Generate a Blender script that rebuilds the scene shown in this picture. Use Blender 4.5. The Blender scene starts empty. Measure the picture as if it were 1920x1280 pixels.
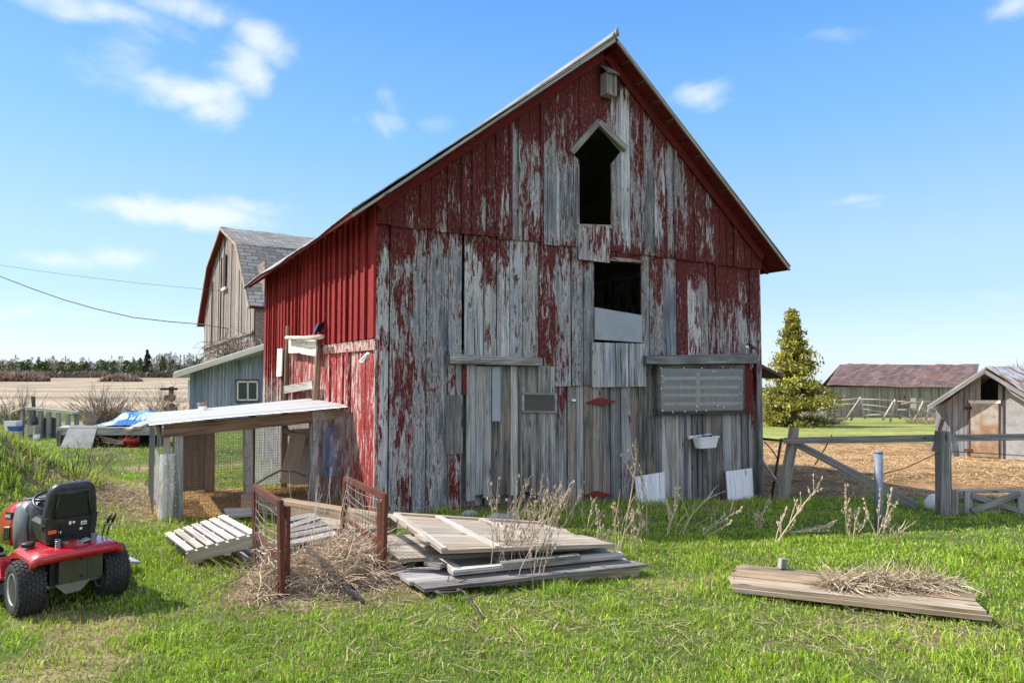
import bpy, math, random
import numpy as np
from mathutils import Vector, Matrix
R = math.radians
rng = random.Random(7); nrng = np.random.default_rng(11)
SC = bpy.context.scene; COL = SC.collection
CAMZ = 1.6; FPX = 1220.0; PITCH = math.atan(55/1220.0)
cP, sP = math.cos(PITCH), math.sin(PITCH)

# ---------------------------------------------------------------- measuring: photo pixel -> ray -> point at a real depth
def ray(px, py):
    dx = (px-960)/FPX; dy = (640-py)/FPX
    return Vector((dx, cP-dy*sP, sP+dy*cP))
def P(px, py, Y):
    d = ray(px, py); return Vector((0,0,CAMZ)) + d*(Y/d.y)
def PZ(px, py, z):
    d = ray(px, py); return Vector((0,0,CAMZ)) + d*((z-CAMZ)/d.z)
def smooth(a, b, x):
    t = np.clip((np.asarray(x, float)-a)/(b-a), 0, 1); return t*t*(3-2*t)
def hash2(ix, iy, seed=0):
    n = (ix.astype(np.int64)*374761393 + iy.astype(np.int64)*668265263 + seed*974711) & 0x7fffffff
    n = ((n ^ (n >> 13))*1274126177) & 0x7fffffff
    return ((n ^ (n >> 16)) & 0xffff)/65535.0
def vnoise(x, y, seed=0):
    x = np.asarray(x, float); y = np.asarray(y, float)
    ix = np.floor(x); iy = np.floor(y); fx = x-ix; fy = y-iy
    fx = fx*fx*(3-2*fx); fy = fy*fy*(3-2*fy)
    a = hash2(ix, iy, seed); b = hash2(ix+1, iy, seed); c = hash2(ix, iy+1, seed); d = hash2(ix+1, iy+1, seed)
    return (a*(1-fx)+b*fx)*(1-fy) + (c*(1-fx)+d*fx)*fy
def fbm(x, y, seed=0, o=4):
    s = 0; a = .5; f = 1.0; t = 0
    for i in range(o):
        s = s + a*vnoise(np.asarray(x)*f, np.asarray(y)*f, seed+i*17); t += a; a *= .5; f *= 2.03
    return s/t

# ---------------------------------------------------------------- terrain
RX = [-50, 5.5, 8.2, 10.4, 14, 20, 34, 63, 120, 300, 1500, 6000]; RZ = [0, 0, -.19, -.38, -.48, -1.0, -1.75, -2.85, -6, -16, -70, -260]
LX = [-50, 8, 14, 30, 60, 300, 1500, 6000]; LZ = [0, 0, -.12, -.25, -.5, -1.5, -4, -10]
def gz(x, y):
    x = np.asarray(x, float); y = np.asarray(y, float)
    u = x/np.maximum(np.abs(y), 1.0)
    w = smooth(-.12, .36, u)*smooth(-2, 2, y)
    z = np.interp(y, RX, RZ)*w + np.interp(y, LX, LZ)*(1-w)
    z = z + .05*(fbm(x*.9, y*.9, 3, 3)-.5)*smooth(0, 3, y)+.16*(fbm(x*1.1, y*1.1, 14, 3)-.5)*smooth(.3,.38,u)*smooth(11,13,y)*smooth(40,28,y)
    m = 1.08*np.exp(-(((x+6.5)/1.45)**2+((y-7.3)/1.25)**2))            # grassy bank on the left
    return z+m
def gzf(x, y): return float(gz(x, y))
def G(px, py):
    d = ray(px, py); t = 1.0; o = Vector((0,0,CAMZ)); prev = t
    while t < 4000:
        p = o+d*t
        if p.z < gzf(p.x, p.y):
            lo, hi = prev, t
            for _ in range(30):
                m = (lo+hi)/2; q = o+d*m
                if q.z < gzf(q.x, q.y): hi = m
                else: lo = m
            return o+d*hi
        prev = t; t *= 1.02
    return o+d*t
def onground(x, y, dz=0): return Vector((x, y, gzf(x, y)+dz))

# ---------------------------------------------------------------- barn frame (a runs along the gable front, b into the barn)
YAW = R(30.9)
C0 = Vector((-1.5, 7.1, 0)); A = Vector((math.cos(YAW), math.sin(YAW), 0)); B = Vector((-math.sin(YAW), math.cos(YAW), 0))
W = 6.39; DEPTH = 6.5; LEDGE = 3.23
def fac(px, py, off=0.0):                                              # -> (s, z) on the gable front
    d = ray(px, py); o = Vector((0,0,CAMZ)); n = B
    t = ((C0-B*off)-o).dot(n)/d.dot(n); p = o+d*t; return ((p-C0).dot(A), p.z)
def sid(px, py, off=0.0):                                              # -> (k, z) on the left side wall
    d = ray(px, py); o = Vector((0,0,CAMZ))
    t = ((C0-A*off)-o).dot(A)/d.dot(A); p = o+d*t; return ((p-C0).dot(B), p.z)

# ---------------------------------------------------------------- mesh builder
class MB:
    def __init__(s): s.v = []; s.f = []; s.uv = []; s.c = []; s.sm = []
    def vert(s, p, c=(.5,.5,.5,1)): s.v.append(tuple(p)); s.c.append(c); return len(s.v)-1
    def face(s, idx, uv=None, smooth=False):
        s.f.append(tuple(idx)); s.uv.append(uv or [(s.v[i][0]+s.v[i][1], s.v[i][2]) for i in idx]); s.sm.append(smooth)
    def obox(s, c, ax, ay, az, col=None, jit=0.0, cap=True):           # half vectors, az = the grain
        c = Vector(c); ax, ay, az = Vector(ax), Vector(ay), Vector(az)
        r = rng.random(); q = rng.random(); col = col or (.5, r, q, 1)
        L = az.length; wx = ax.length; wy = ay.length
        b = len(s.v)
        for k in (-1, 1):
            for i, j in ((-1,-1),(1,-1),(1,1),(-1,1)):
                p = c+ax*i+ay*j+az*k
                if jit: p = p+Vector((rng.uniform(-jit,jit), rng.uniform(-jit,jit), rng.uniform(-jit,jit)))
                s.vert(p, col)
        u0 = r*37.0; v0 = q*53.0
        for n in range(4):
            m = (n+1) % 4; w = (wx if n % 2 == 0 else wy)*2; uu = u0+n*3.1
            s.face((b+n, b+m, b+4+m, b+4+n), [(uu, v0), (uu+w, v0), (uu+w, v0+2*L), (uu, v0+2*L)])
        s.face((b+3, b+2, b+1, b), [(u0, v0), (u0+2*wx, v0), (u0+2*wx, v0+.02), (u0, v0+.02)])
        s.face((b+4, b+5, b+6, b+7), [(u0, v0), (u0+2*wx, v0), (u0+2*wx, v0+.02), (u0, v0+.02)])
        return s
    def beam(s, p, q, w, h, up=(0,0,1), col=None, jit=0.0):
        p, q = Vector(p), Vector(q); d = (q-p); n = d.normalized(); u = Vector(up)
        x = n.cross(u)
        if x.length < 1e-4: x = n.cross(Vector((1,0,0)))
        x.normalize(); y = x.cross(n).normalized()
        return s.obox((p+q)/2, x*w/2, y*h/2, d/2, col, jit)
    def quad_slab(s, pts, th, col=None):                               # 4 corners a,b,c,d on top; grain runs a->b
        a, b_, c, d = [Vector(p) for p in pts]; n = (b_-a).cross(d-a).normalized()
        if n.z < 0: n = -n
        r = rng.random(); q = rng.random(); col = col or (.5, r, q, 1)
        i = len(s.v)
        for p in (a, b_, c, d): s.vert(p, col)
        for p in (a, b_, c, d): s.vert(p-n*th, col)
        L = (b_-a).length; w = (d-a).length; u0 = r*31; v0 = q*47
        T = [(u0, v0), (u0, v0+L), (u0+w, v0+L), (u0+w, v0)]
        s.face((i, i+1, i+2, i+3), T); s.face((i+7, i+6, i+5, i+4), T[::-1])
        for k in range(4):
            m = (k+1) % 4; l = ((b_-a).length if k % 2 == 0 else (d-a).length)
            uv = [(u0+.3, v0), (u0+.3, v0+l), (u0+.3+th, v0+l), (u0+.3+th, v0)]
            s.face((i+k, i+4+k, i+4+m, i+m), [uv[0], uv[3], uv[2], uv[1]])
        return s
    def tube(s, pts, r, n=6, col=None, cap=True, smooth=True):
        pts = [Vector(p) for p in pts]; rs = r if isinstance(r, (list, tuple)) else [r]*len(pts)
        rr = rng.random(); q = rng.random(); col = col or (.5, rr, q, 1)
        d0 = (pts[1]-pts[0]).normalized(); x = d0.cross(Vector((0,0,1)))
        if x.length < 1e-3: x = d0.cross(Vector((1,0,0)))
        x.normalize(); base = len(s.v); L = 0; Ls = []
        for i, p in enumerate(pts):
            d = (pts[min(i+1, len(pts)-1)]-pts[max(i-1, 0)]).normalized()
            x = (x-d*x.dot(d)); x.normalize(); y = d.cross(x)
            if i: L += (p-pts[i-1]).length
            Ls.append(L)
            for k in range(n):
                a = 2*math.pi*k/n; s.vert(p+(x*math.cos(a)+y*math.sin(a))*rs[i], col)
        for i in range(len(pts)-1):
            for k in range(n):
                m = (k+1) % n; u1 = rr*9+k*2*math.pi*rs[i]/n; u2 = rr*9+(k+1)*2*math.pi*rs[i]/n
                s.face((base+i*n+k, base+i*n+m, base+(i+1)*n+m, base+(i+1)*n+k), [(u1, Ls[i]+q*9), (u2, Ls[i]+q*9), (u2, Ls[i+1]+q*9), (u1, Ls[i+1]+q*9)], smooth)
        if cap:
            s.face([base+k for k in range(n)][::-1]); e = base+(len(pts)-1)*n; s.face([e+k for k in range(n)])
        return s
    def wire(s, p, q, r=.0012, n=3): return s.tube([p, q], r, n, cap=False)
    def lathe(s, prof, c, axis, n=24, col=None, smooth=True, close=False):   # prof: (radius, along)
        c = Vector(c); ax = Vector(axis).normalized(); x = ax.cross(Vector((0,0,1)))
        if x.length < 1e-3: x = ax.cross(Vector((1,0,0)))
        x.normalize(); y = ax.cross(x); base = len(s.v); col = col or (.5, rng.random(), rng.random(), 1)
        for r, h in prof:
            for k in range(n):
                a = 2*math.pi*k/n; s.vert(c+ax*h+(x*math.cos(a)+y*math.sin(a))*r, col)
        m = len(prof)
        for i in range(m if close else m-1):
            i2 = (i+1) % m
            for k in range(n):
                k2 = (k+1) % n; s.face((base+i*n+k, base+i*n+k2, base+i2*n+k2, base+i2*n+k), [(k/n, i/m), ((k+1)/n, i/m), ((k+1)/n, (i+1)/m), (k/n, (i+1)/m)], smooth)
        if not close:
            if prof[0][0] > 1e-4: s.face([base+k for k in range(n)][::-1])
            if prof[-1][0] > 1e-4: s.face([base+(m-1)*n+k for k in range(n)])
        return s
    def grid(s, fn, nu, nv, smooth=True, col=None, scale=(1,1)):
        base = len(s.v); col = col or (.5, rng.random(), rng.random(), 1)
        for i in range(nu+1):
            for j in range(nv+1): s.vert(fn(i/nu, j/nv), col)
        for i in range(nu):
            for j in range(nv):
                a = base+i*(nv+1)+j
                s.face((a, a+nv+1, a+nv+2, a+1), [(i/nu*scale[0], j/nv*scale[1]), ((i+1)/nu*scale[0], j/nv*scale[1]), ((i+1)/nu*scale[0], (j+1)/nv*scale[1]), (i/nu*scale[0], (j+1)/nv*scale[1])], smooth)
        return s
    def sections(s, secs, smooth=True, cap=True, col=None):             # loft closed loops of equal length
        base = len(s.v); n = len(secs[0]); col = col or (.5, rng.random(), rng.random(), 1)
        for sec in secs:
            for p in sec: s.vert(p, col)
        for i in range(len(secs)-1):
            for k in range(n):
                m = (k+1) % n; s.face((base+i*n+k, base+i*n+m, base+(i+1)*n+m, base+(i+1)*n+k), None, smooth)
        if cap:
            s.face([base+k for k in range(n)][::-1]); e = base+(len(secs)-1)*n; s.face([e+k for k in range(n)])
        return s
    def build(s, name, mat, parent=None, origin=(0,0,0), local=False):
        me = bpy.data.meshes.new(name); o = Vector(origin)
        vs = s.v if local else [(v[0]-o.x, v[1]-o.y, v[2]-o.z) for v in s.v]
        me.from_pydata(vs, [], s.f)
        uvl = me.uv_layers.new(name='UVMap'); uvl.data.foreach_set('uv', np.array([c for f in s.uv for c in f], dtype=np.float32).ravel())
        at = me.attributes.new('pv', 'FLOAT_COLOR', 'POINT'); at.data.foreach_set('color', np.array(s.c, dtype=np.float32).ravel())
        me.polygons.foreach_set('use_smooth', s.sm)
        if not isinstance(mat, (list, tuple)): mat = [mat]
        for m in mat: me.materials.append(m)
        me.validate(); me.update()
        ob = bpy.data.objects.new(name, me); COL.objects.link(ob)
        if parent is not None: ob.parent = parent
        else: ob.location = o
        return ob
def tag(o, label=None, cat=None, group=None, kind=None):
    if label: o['label'] = label
    if cat: o['category'] = cat
    if group: o['group'] = group
    if kind: o['kind'] = kind
    return o
def thing(name, label, cat, loc=(0,0,0), rz=0.0, group=None):
    o = bpy.data.objects.new(name, None); COL.objects.link(o); o.location = loc; o.rotation_euler = (0,0,rz); o.empty_display_size = .2
    return tag(o, label, cat, group)
def copy_tree(o, parent=None):
    c = o.copy(); COL.objects.link(c)
    if parent is not None: c.parent = parent
    for ch in [x for x in bpy.data.objects if x.parent == o]: copy_tree(ch, c)
    return c

# ---------------------------------------------------------------- materials
class N:
    def __init__(s, name):
        s.m = bpy.data.materials.new(name); s.m.use_nodes = True; s.t = s.m.node_tree; s.t.nodes.clear()
        s.out = s.t.nodes.new('ShaderNodeOutputMaterial')
    def n(s, typ, **kw):
        nd = s.t.nodes.new('ShaderNode'+typ)
        for k, v in kw.items():
            if k.startswith('i_'):
                nd.inputs[k[2:].replace('_', ' ')].default_value = v
            else: setattr(nd, k, v)
        return nd
    def l(s, a, b): s.t.links.new(a, b)
    def val(s, inp, x):
        if hasattr(x, 'is_linked') or hasattr(x, 'links'): s.l(x, inp)
        else: inp.default_value = x
    def math(s, op, a, b=0.0, c=0.0, clamp=False):
        nd = s.n('Math', operation=op); nd.use_clamp = clamp
        s.val(nd.inputs[0], a); s.val(nd.inputs[1], b); s.val(nd.inputs[2], c); return nd.outputs[0]
    def vmath(s, op, a, b=(0,0,0)):
        nd = s.n('VectorMath', operation=op); s.val(nd.inputs[0], a); s.val(nd.inputs[1], b); return nd.outputs[0]
    def mix(s, f, a, b, mode='MIX'):
        nd = s.n('Mix', data_type='RGBA', blend_type=mode); s.val(nd.inputs[0], f)
        s.val(nd.inputs[6], a if not isinstance(a, tuple) else (*a[:3], 1)); s.val(nd.inputs[7], b if not isinstance(b, tuple) else (*b[:3], 1)); return nd.outputs[2]
    def noise(s, vec, scale=5, detail=4, rough=.55, dist=0.0):
        nd = s.n('TexNoise'); nd.inputs['Scale'].default_value = scale; nd.inputs['Detail'].default_value = detail
        nd.inputs['Roughness'].default_value = rough; nd.inputs['Distortion'].default_value = dist
        if vec is not None: s.l(vec, nd.inputs['Vector'])
        return nd.outputs['Fac']
    def mapping(s, vec, sc=(1,1,1), loc=(0,0,0)):
        nd = s.n('Mapping'); nd.inputs['Scale'].default_value = sc; nd.inputs['Location'].default_value = loc; s.l(vec, nd.inputs['Vector']); return nd.outputs[0]
    def ramp(s, f, stops):
        nd = s.n('ValToRGB'); e = nd.color_ramp.elements
        while len(e) < len(stops): e.new(.5)
        for i, (p, c) in enumerate(stops):
            e[i].position = p; e[i].color = (*c[:3], 1) if isinstance(c, tuple) else (c, c, c, 1)
        s.l(f, nd.inputs[0]); return nd.outputs[0]
    def maprange(s, f, a, b, c=0.0, d=1.0, smoothstep=True):
        nd = s.n('MapRange'); nd.interpolation_type = 'SMOOTHSTEP' if smoothstep else 'LINEAR'
        s.val(nd.inputs[0], f)
        for i, x in enumerate((a, b, c, d)): s.val(nd.inputs[1+i], x)
        return nd.outputs[0]
    def attr(s, name='pv'):
        a = s.n('Attribute'); a.attribute_name = name; sp = s.n('SeparateColor'); s.l(a.outputs['Color'], sp.inputs[0]); return a.outputs['Color'], sp.outputs[0], sp.outputs[1], sp.outputs[2]
    def bump(s, h, st=.3, d=.01):
        b = s.n('Bump'); b.inputs['Strength'].default_value = st; b.inputs['Distance'].default_value = d; s.l(h, b.inputs['Height']); return b.outputs[0]
    def finish(s, col, rough=.8, metal=0.0, normal=None, spec=.3, **kw):
        p = s.n('BsdfPrincipled'); s.val(p.inputs['Base Color'], col if not isinstance(col, tuple) else (*col[:3], 1)); s.val(p.inputs['Roughness'], rough); s.val(p.inputs['Metallic'], metal)
        p.inputs['Specular IOR Level'].default_value = spec
        for k, v in kw.items(): s.val(p.inputs[k.replace('_', ' ')], v)
        if normal is not None: s.l(normal, p.inputs['Normal'])
        s.l(p.outputs[0], s.out.inputs[0]); s.p = p; return s.m

def wood(name, dark, mid, light, paint=None, primer=(.42,.38,.34), worn=.5, bump=.5, rough=.85, freq=1.0, tonevar=.5, lightp=.35, warmth=.6, chips=.75, stain=0):
    """weathered boards: u across, v along the grain; pv = (paint kept, board tone, board warmth)"""
    m = N(name); uvn = m.n('UVMap'); uv = uvn.outputs[0]; col, pr, pg, pb = m.attr()
    g1 = m.noise(m.mapping(uv, (95*freq, 2.2*freq, 1)), 1, 6, .62, .8)
    g2 = m.noise(m.mapping(uv, (30*freq, .9*freq, 1)), 1, 5, .6, 1.2)
    g3 = m.noise(m.mapping(uv, (7*freq, 1.6*freq, 1)), 1, 4, .6, .5)
    tone = m.math('ADD', m.math('MULTIPLY', g1, .45), m.math('ADD', m.math('MULTIPLY', g2, .4), m.math('MULTIPLY', g3, .3)))
    tone = m.math('ADD', tone, m.math('MULTIPLY', m.math('SUBTRACT', pg, .5), .28*tonevar))
    c = m.ramp(tone, [(.40, dark), (.55, mid), (.70, light)])
    warm = m.mix(m.math('MULTIPLY', m.maprange(m.math('ADD', g3, m.math('MULTIPLY', m.math('SUBTRACT', pb, .5), .4)), .55, .85), warmth), c, (mid[0]*1.25, mid[1]*.95, mid[2]*.68))
    c = warm
    if stain:
        g4 = m.noise(m.mapping(uv, (9, .32, 1), (7,2,0)), 1, 4, .6, .6); c = m.mix(m.math('MULTIPLY', m.maprange(g4, .50, .68), .62), c, (dark[0]*1.6, dark[1]*1.5, dark[2]*1.4))
        c = m.mix(m.math('MULTIPLY', m.maprange(pb, .45, .1), .38), c, (mid[0]*.85, mid[1]*.95, mid[2]*1.15))
    # knots and cracks
    kn = m.n('TexVoronoi'); kn.inputs['Scale'].default_value = 1; m.l(m.mapping(uv, (5.5*freq, 1.9*freq, 1)), kn.inputs['Vector'])
    k = m.maprange(kn.outputs['Distance'], .05, .13, 1.0, 0.0)
    c = m.mix(m.math('MULTIPLY', k, .75), c, (dark[0]*.35, dark[1]*.3, dark[2]*.28))
    cr = m.noise(m.mapping(uv, (55*freq, .55*freq, 1), (3,7,0)), 1, 3, .5, .4)
    crk = m.maprange(cr, .32, .385, 1.0, 0.0)
    c = m.mix(m.math('MULTIPLY', crk, .8), c, (dark[0]*.3, dark[1]*.28, dark[2]*.27))
    h = m.math('SUBTRACT', tone, m.math('MULTIPLY', crk, .6))
    rg = rough
    if paint is not None:
        n1 = m.noise(m.mapping(uv, (13, 2.6, 1), (11,3,0)), 1, 8, .74, .5)
        n2 = m.noise(m.mapping(uv, (85, 5, 1), (5,1,0)), 1, 5, .65, .6)
        n3 = m.noise(m.mapping(uv, (2.2, .9, 1), (1,9,0)), 1, 3, .5, .3)
        f = m.math('ADD', m.math('MULTIPLY', n1, .66), m.math('ADD', m.math('MULTIPLY', n2, .36), m.math('MULTIPLY', n3, .13)))
        f = m.math('ADD', f, m.math('MULTIPLY', m.math('SUBTRACT', pr, .5), worn))
        n4 = m.noise(m.mapping(uv, (60, 14, 1), (2,5,0)), 1, 5, .7, .6)
        pm = m.maprange(f, .575, .605); edge = m.maprange(f, .53, .565)
        pm = m.math('MULTIPLY', pm, m.math('SUBTRACT', 1.0, m.math('MULTIPLY', m.maprange(n4, .565, .60), m.math('MULTIPLY', chips, m.maprange(pr, .62, .88, 1.0, .22)))))
        pm = m.math('MAXIMUM', pm, m.math('MULTIPLY', m.maprange(n4, .60, .63), m.math('MULTIPLY', m.maprange(f, .47, .56), .85)))
        pc = m.mix(m.maprange(g2, .35, .7), paint, (paint[0]*.55, paint[1]*.5, paint[2]*.55))
        pc = m.mix(m.math('MULTIPLY', m.maprange(n2, .6, .75), .5), pc, (paint[0]*1.25, paint[1]*2.0, paint[2]*2.2))
        c = m.mix(m.math('MULTIPLY', edge, lightp), c, primer)
        c = m.mix(pm, c, pc); h = m.math('ADD', h, m.math('MULTIPLY', pm, .8))
    return m.finish(c, rg, 0, m.bump(h, bump, .006), .2)

def enamel(name, c):
    m = N(name); tc = m.n('TexCoord').outputs['Object']; n1 = m.noise(tc, 7, 6, .65); n2 = m.noise(tc, 60, 4, .7); d = m.maprange(m.math('ADD', m.math('MULTIPLY', n1, .6), m.math('MULTIPLY', n2, .4)), .50, .66)
    return m.finish(m.mix(m.math('MULTIPLY', d, .38), c, (.30,.22,.15)), m.maprange(d, 0, 1, .25, .6, False), 0, m.bump(n2, .04, .003), .5, Coat_Weight=.35)
def simple(name, c, rough=.6, metal=0, var=.25, scale=20, spec=.4, bump=0.0, c2=None, lo=.4, hi=.7, coat=None):
    m = N(name); tc = m.n('TexCoord').outputs['Object']; n1 = m.noise(tc, scale, 5, .6); n2 = m.noise(tc, scale*.17, 3, .5)
    f = m.math('ADD', m.math('MULTIPLY', n1, .5), m.math('MULTIPLY', n2, .5))
    c2 = c2 or tuple(x*(1-var) for x in c)
    cc = m.mix(m.maprange(f, lo, hi), c, c2)
    nm = m.bump(n1, bump, .005) if bump else None
    kw = {}
    if coat: kw['Coat_Weight'] = coat
    return m.finish(cc, m.maprange(n1, .3, .7, max(0, rough-.08), min(1, rough+.08)), metal, nm, spec, **kw)

M = {}
M['facade'] = wood('weathered red barn board', (.022,.022,.024), (.205,.208,.217), (.60,.61,.63), paint=(.112,.017,.015), worn=.50, tonevar=.55, lightp=.6, primer=(.5,.48,.46), warmth=.5, chips=.5, stain=1)
M['facade_bare'] = wood('bare grey barn board', (.024,.022,.020), (.19,.18,.168), (.53,.51,.48), paint=(.13,.014,.012), worn=.5, primer=(.45,.44,.42), warmth=.9, tonevar=.7, stain=1)
M['side_red'] = wood('red painted batten siding', (.08,.06,.055), (.2,.17,.15), (.4,.36,.33), paint=(.275,.02,.018), primer=(.62,.52,.46), worn=.55, bump=.3, lightp=.8, chips=.45)
M['trim_red'] = wood('red painted trim', (.08,.06,.055), (.2,.17,.15), (.4,.36,.33), paint=(.15,.016,.014), worn=.5, bump=.25, chips=.4)
M['grey_wood'] = wood('grey weathered wood', (.06,.057,.054), (.2,.19,.178), (.42,.40,.38))
M['dark_wood'] = wood('dark old wood', (.028,.024,.022), (.075,.065,.057), (.15,.135,.12))
M['brown_wood'] = wood('brown timber', (.07,.045,.028), (.19,.13,.085), (.34,.25,.175))
M['pale_wood'] = wood('pale sun bleached wood', (.16,.138,.118), (.36,.325,.285), (.55,.515,.465), bump=.35, stain=1)
M['tan_wood'] = wood('tan plywood', (.12,.092,.068), (.29,.24,.185), (.47,.42,.355), bump=.35, tonevar=.5, warmth=.8, stain=1)
M['blue_siding'] = wood('blue grey board siding', (.1,.13,.17), (.2,.245,.31), (.34,.39,.45), bump=.2)
M['blue_siding_light'] = wood('pale blue grey siding', (.3,.34,.38), (.46,.51,.56), (.62,.66,.7), bump=.2)
M['gambrel_wood'] = wood('bleached barn siding', (.062,.054,.048), (.195,.175,.158), (.40,.372,.34), paint=(.25,.1,.09), worn=.3)
M['shed_wood'] = wood('silver grey shed siding', (.08,.078,.075), (.25,.246,.24), (.48,.475,.465), warmth=.3, stain=1)
M['longbarn_wood'] = wood('grey brown barn boards', (.075,.07,.062), (.2,.185,.165), (.38,.36,.33))
M['plank_old'] = wood('tan grey old planks', (.07,.052,.037), (.27,.21,.145), (.46,.39,.30), warmth=.7, tonevar=.8)
M['log'] = wood('barkless log', (.13,.1,.07), (.36,.3,.23), (.58,.52,.44))
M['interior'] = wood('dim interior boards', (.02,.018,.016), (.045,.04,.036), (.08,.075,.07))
M['white_paint'] = wood('flaking white board', (.33,.33,.34), (.6,.6,.62), (.78,.78,.8), bump=.15)
M['rust'] = simple('rusted steel', (.12,.035,.02), .85, .1, scale=30, c2=(.055,.02,.014), bump=.3)
M['wire_rust'] = simple('dull wire', (.30,.25,.21), .7, .2)
M['wire'] = simple('galvanised mesh wire', (.22,.22,.22), .5, .5)
M['galv'] = simple('galvanised sheet', (.62,.64,.66), .35, .75, .2, 12)
M['lead'] = simple('lead grey panel', (.30,.33,.37), .7, 0, .2, 8)
M['blackpl'] = simple('black plastic', (.014,.015,.018), .42, 0, .3, 120, .5, .2, c2=(.05,.048,.045), lo=.5, hi=.72)
M['blackpl2'] = simple('smooth black plastic', (.01,.011,.02), .3, 0, .2, 40, .5)
M['hinge'] = simple('red painted iron', (.17,.014,.013), .7, 0, .3, 20)
M['blackmetal'] = simple('black steel', (.012,.012,.013), .5, .2)
M['olive'] = simple('olive steel plate', (.05,.048,.025), .55, .1, .3, 30)
M['mred'] = enamel('dusty red enamel', (.40,.008,.016))
M['mgrey'] = simple('grey moulded plastic', (.13,.145,.155), .4, 0, .2, 60)
M['rubber'] = simple('tyre rubber', (.028,.027,.026), .8, 0, .4, 60, .3, .3, c2=(.06,.052,.043))
M['rim'] = simple('pale wheel rim', (.45,.45,.44), .4, .2)
M['alu'] = simple('cast alloy', (.4,.41,.42), .4, .6)
M['white'] = simple('white plastic', (.75,.75,.74), .45, 0, .08)
M['orange'] = simple('orange sticker', (.75,.12,.03), .5)
M['teal'] = simple('teal lettering', (.05,.32,.36), .5)
M['bluetarp'] = simple('blue tarpaulin', (.03,.20,.55), .45, 0, .3, 4, .5, .3, c2=(.35,.5,.68), lo=.52, hi=.66)
M['bluebox'] = simple('blue plastic bin', (.05,.1,.4), .5)
M['concrete'] = simple('concrete', (.33,.325,.315), .9, 0, .3, 25, .2, .4)
M['stone'] = simple('field stone', (.33,.33,.33), .9, 0, .35, 8, .2, .5)
M['brick'] = simple('red brick', (.28,.075,.045), .9, 0, .4, 18, .2, .4)
M['cream'] = wood('cream board', (.4,.36,.28), (.68,.63,.53), (.8,.76,.68), bump=.1)
M['bushtwig'] = simple('grey brown bush twig', (.24,.185,.145), .9, 0, .5, 14)
M['twig'] = simple('dry weed stalk', (.34,.26,.19), .9, 0, .5, 14)
M['darktwig'] = simple('dark twig', (.1,.075,.06), .9, 0, .4, 14)
M['cable'] = simple('black cable', (.015,.015,.016), .6)
M['soil'] = simple('potting soil', (.03,.02,.015), .95, 0, .4, 30, .1, .5)
M['beigemetal'] = simple('rust streaked zinc door', (.42,.42,.38), .6, .3, .3, 3, .3, .1, c2=(.29,.16,.075), lo=.42, hi=.62)
M['bluepost'] = simple('blue grey post', (.16,.19,.25), .6, 0, .3, 20)
M['glass'] = None
def glass(name, tint, alpha):
    m = N(name); p = m.n('BsdfPrincipled'); p.inputs['Base Color'].default_value = (*tint, 1); p.inputs['Roughness'].default_value = .08; p.inputs['Alpha'].default_value = alpha
    p.inputs['Specular IOR Level'].default_value = .6; m.l(p.outputs[0], m.out.inputs[0]); return m.m
M['glass'] = glass('window glass', (.05,.06,.07), .95)
M['clouded'] = glass('clouded plastic glazing', (.30,.33,.34), .38)
def film(name, a0=.08, a1=.50):
    m = N(name); tc = m.n('TexCoord').outputs['Object']; n1 = m.noise(m.mapping(tc, (4,4,1.3)), 3, 5, .6, 1.2)
    bn = m.bump(n1, .7, .03); d = m.n('BsdfDiffuse'); tl = m.n('BsdfTranslucent'); g = m.n('BsdfGlossy'); tr = m.n('BsdfTransparent'); g.inputs['Roughness'].default_value = .18
    for q in (d, tl): q.inputs[0].default_value = (.74,.77,.82,1)
    for q in (d, g): m.l(bn, q.inputs['Normal'])
    def mx(f, a, b): x = m.n('MixShader'); m.val(x.inputs[0], f); m.l(a, x.inputs[1]); m.l(b, x.inputs[2]); return x.outputs[0]
    body = mx(.5, d.outputs[0], tl.outputs[0]); body = mx(.3, body, g.outputs[0]); m.l(mx(m.maprange(n1, .35, .7, a0, a1), tr.outputs[0], body), m.out.inputs[0]); return m.m
M['film_white'] = film('milky plastic sheet', .45, .9)
M['film'] = film('wrinkled clear plastic sheet')
def roof_tin(name, c1, c2, rust=None, uvs=(1,1), rough=.5, metal=.4, lo=.5, hi=.65):
    m = N(name); uv = m.n('UVMap').outputs[0]; tc = m.n('TexCoord').outputs['Object']
    n1 = m.noise(tc, 3, 6, .65); n2 = m.noise(m.mapping(uv, (14*uvs[0], 1.5*uvs[1], 1)), 1, 5, .6)
    c = m.mix(m.maprange(n2, .3, .7), c1, c2)
    if rust: c = m.mix(m.maprange(m.math('ADD', m.math('MULTIPLY', n1, .6), m.math('MULTIPLY', n2, .4)), lo, hi), c, rust)
    return m.finish(c, rough, metal, m.bump(n2, .1, .005), .3)
M['tin'] = roof_tin('weathered grey roofing', (.20,.19,.18), (.36,.355,.34), rough=.75, metal=.05)
M['tin_rust'] = roof_tin('rust streaked tin roof', (.5,.5,.49), (.62,.62,.61), (.30,.14,.055), lo=.44, hi=.56)
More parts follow.
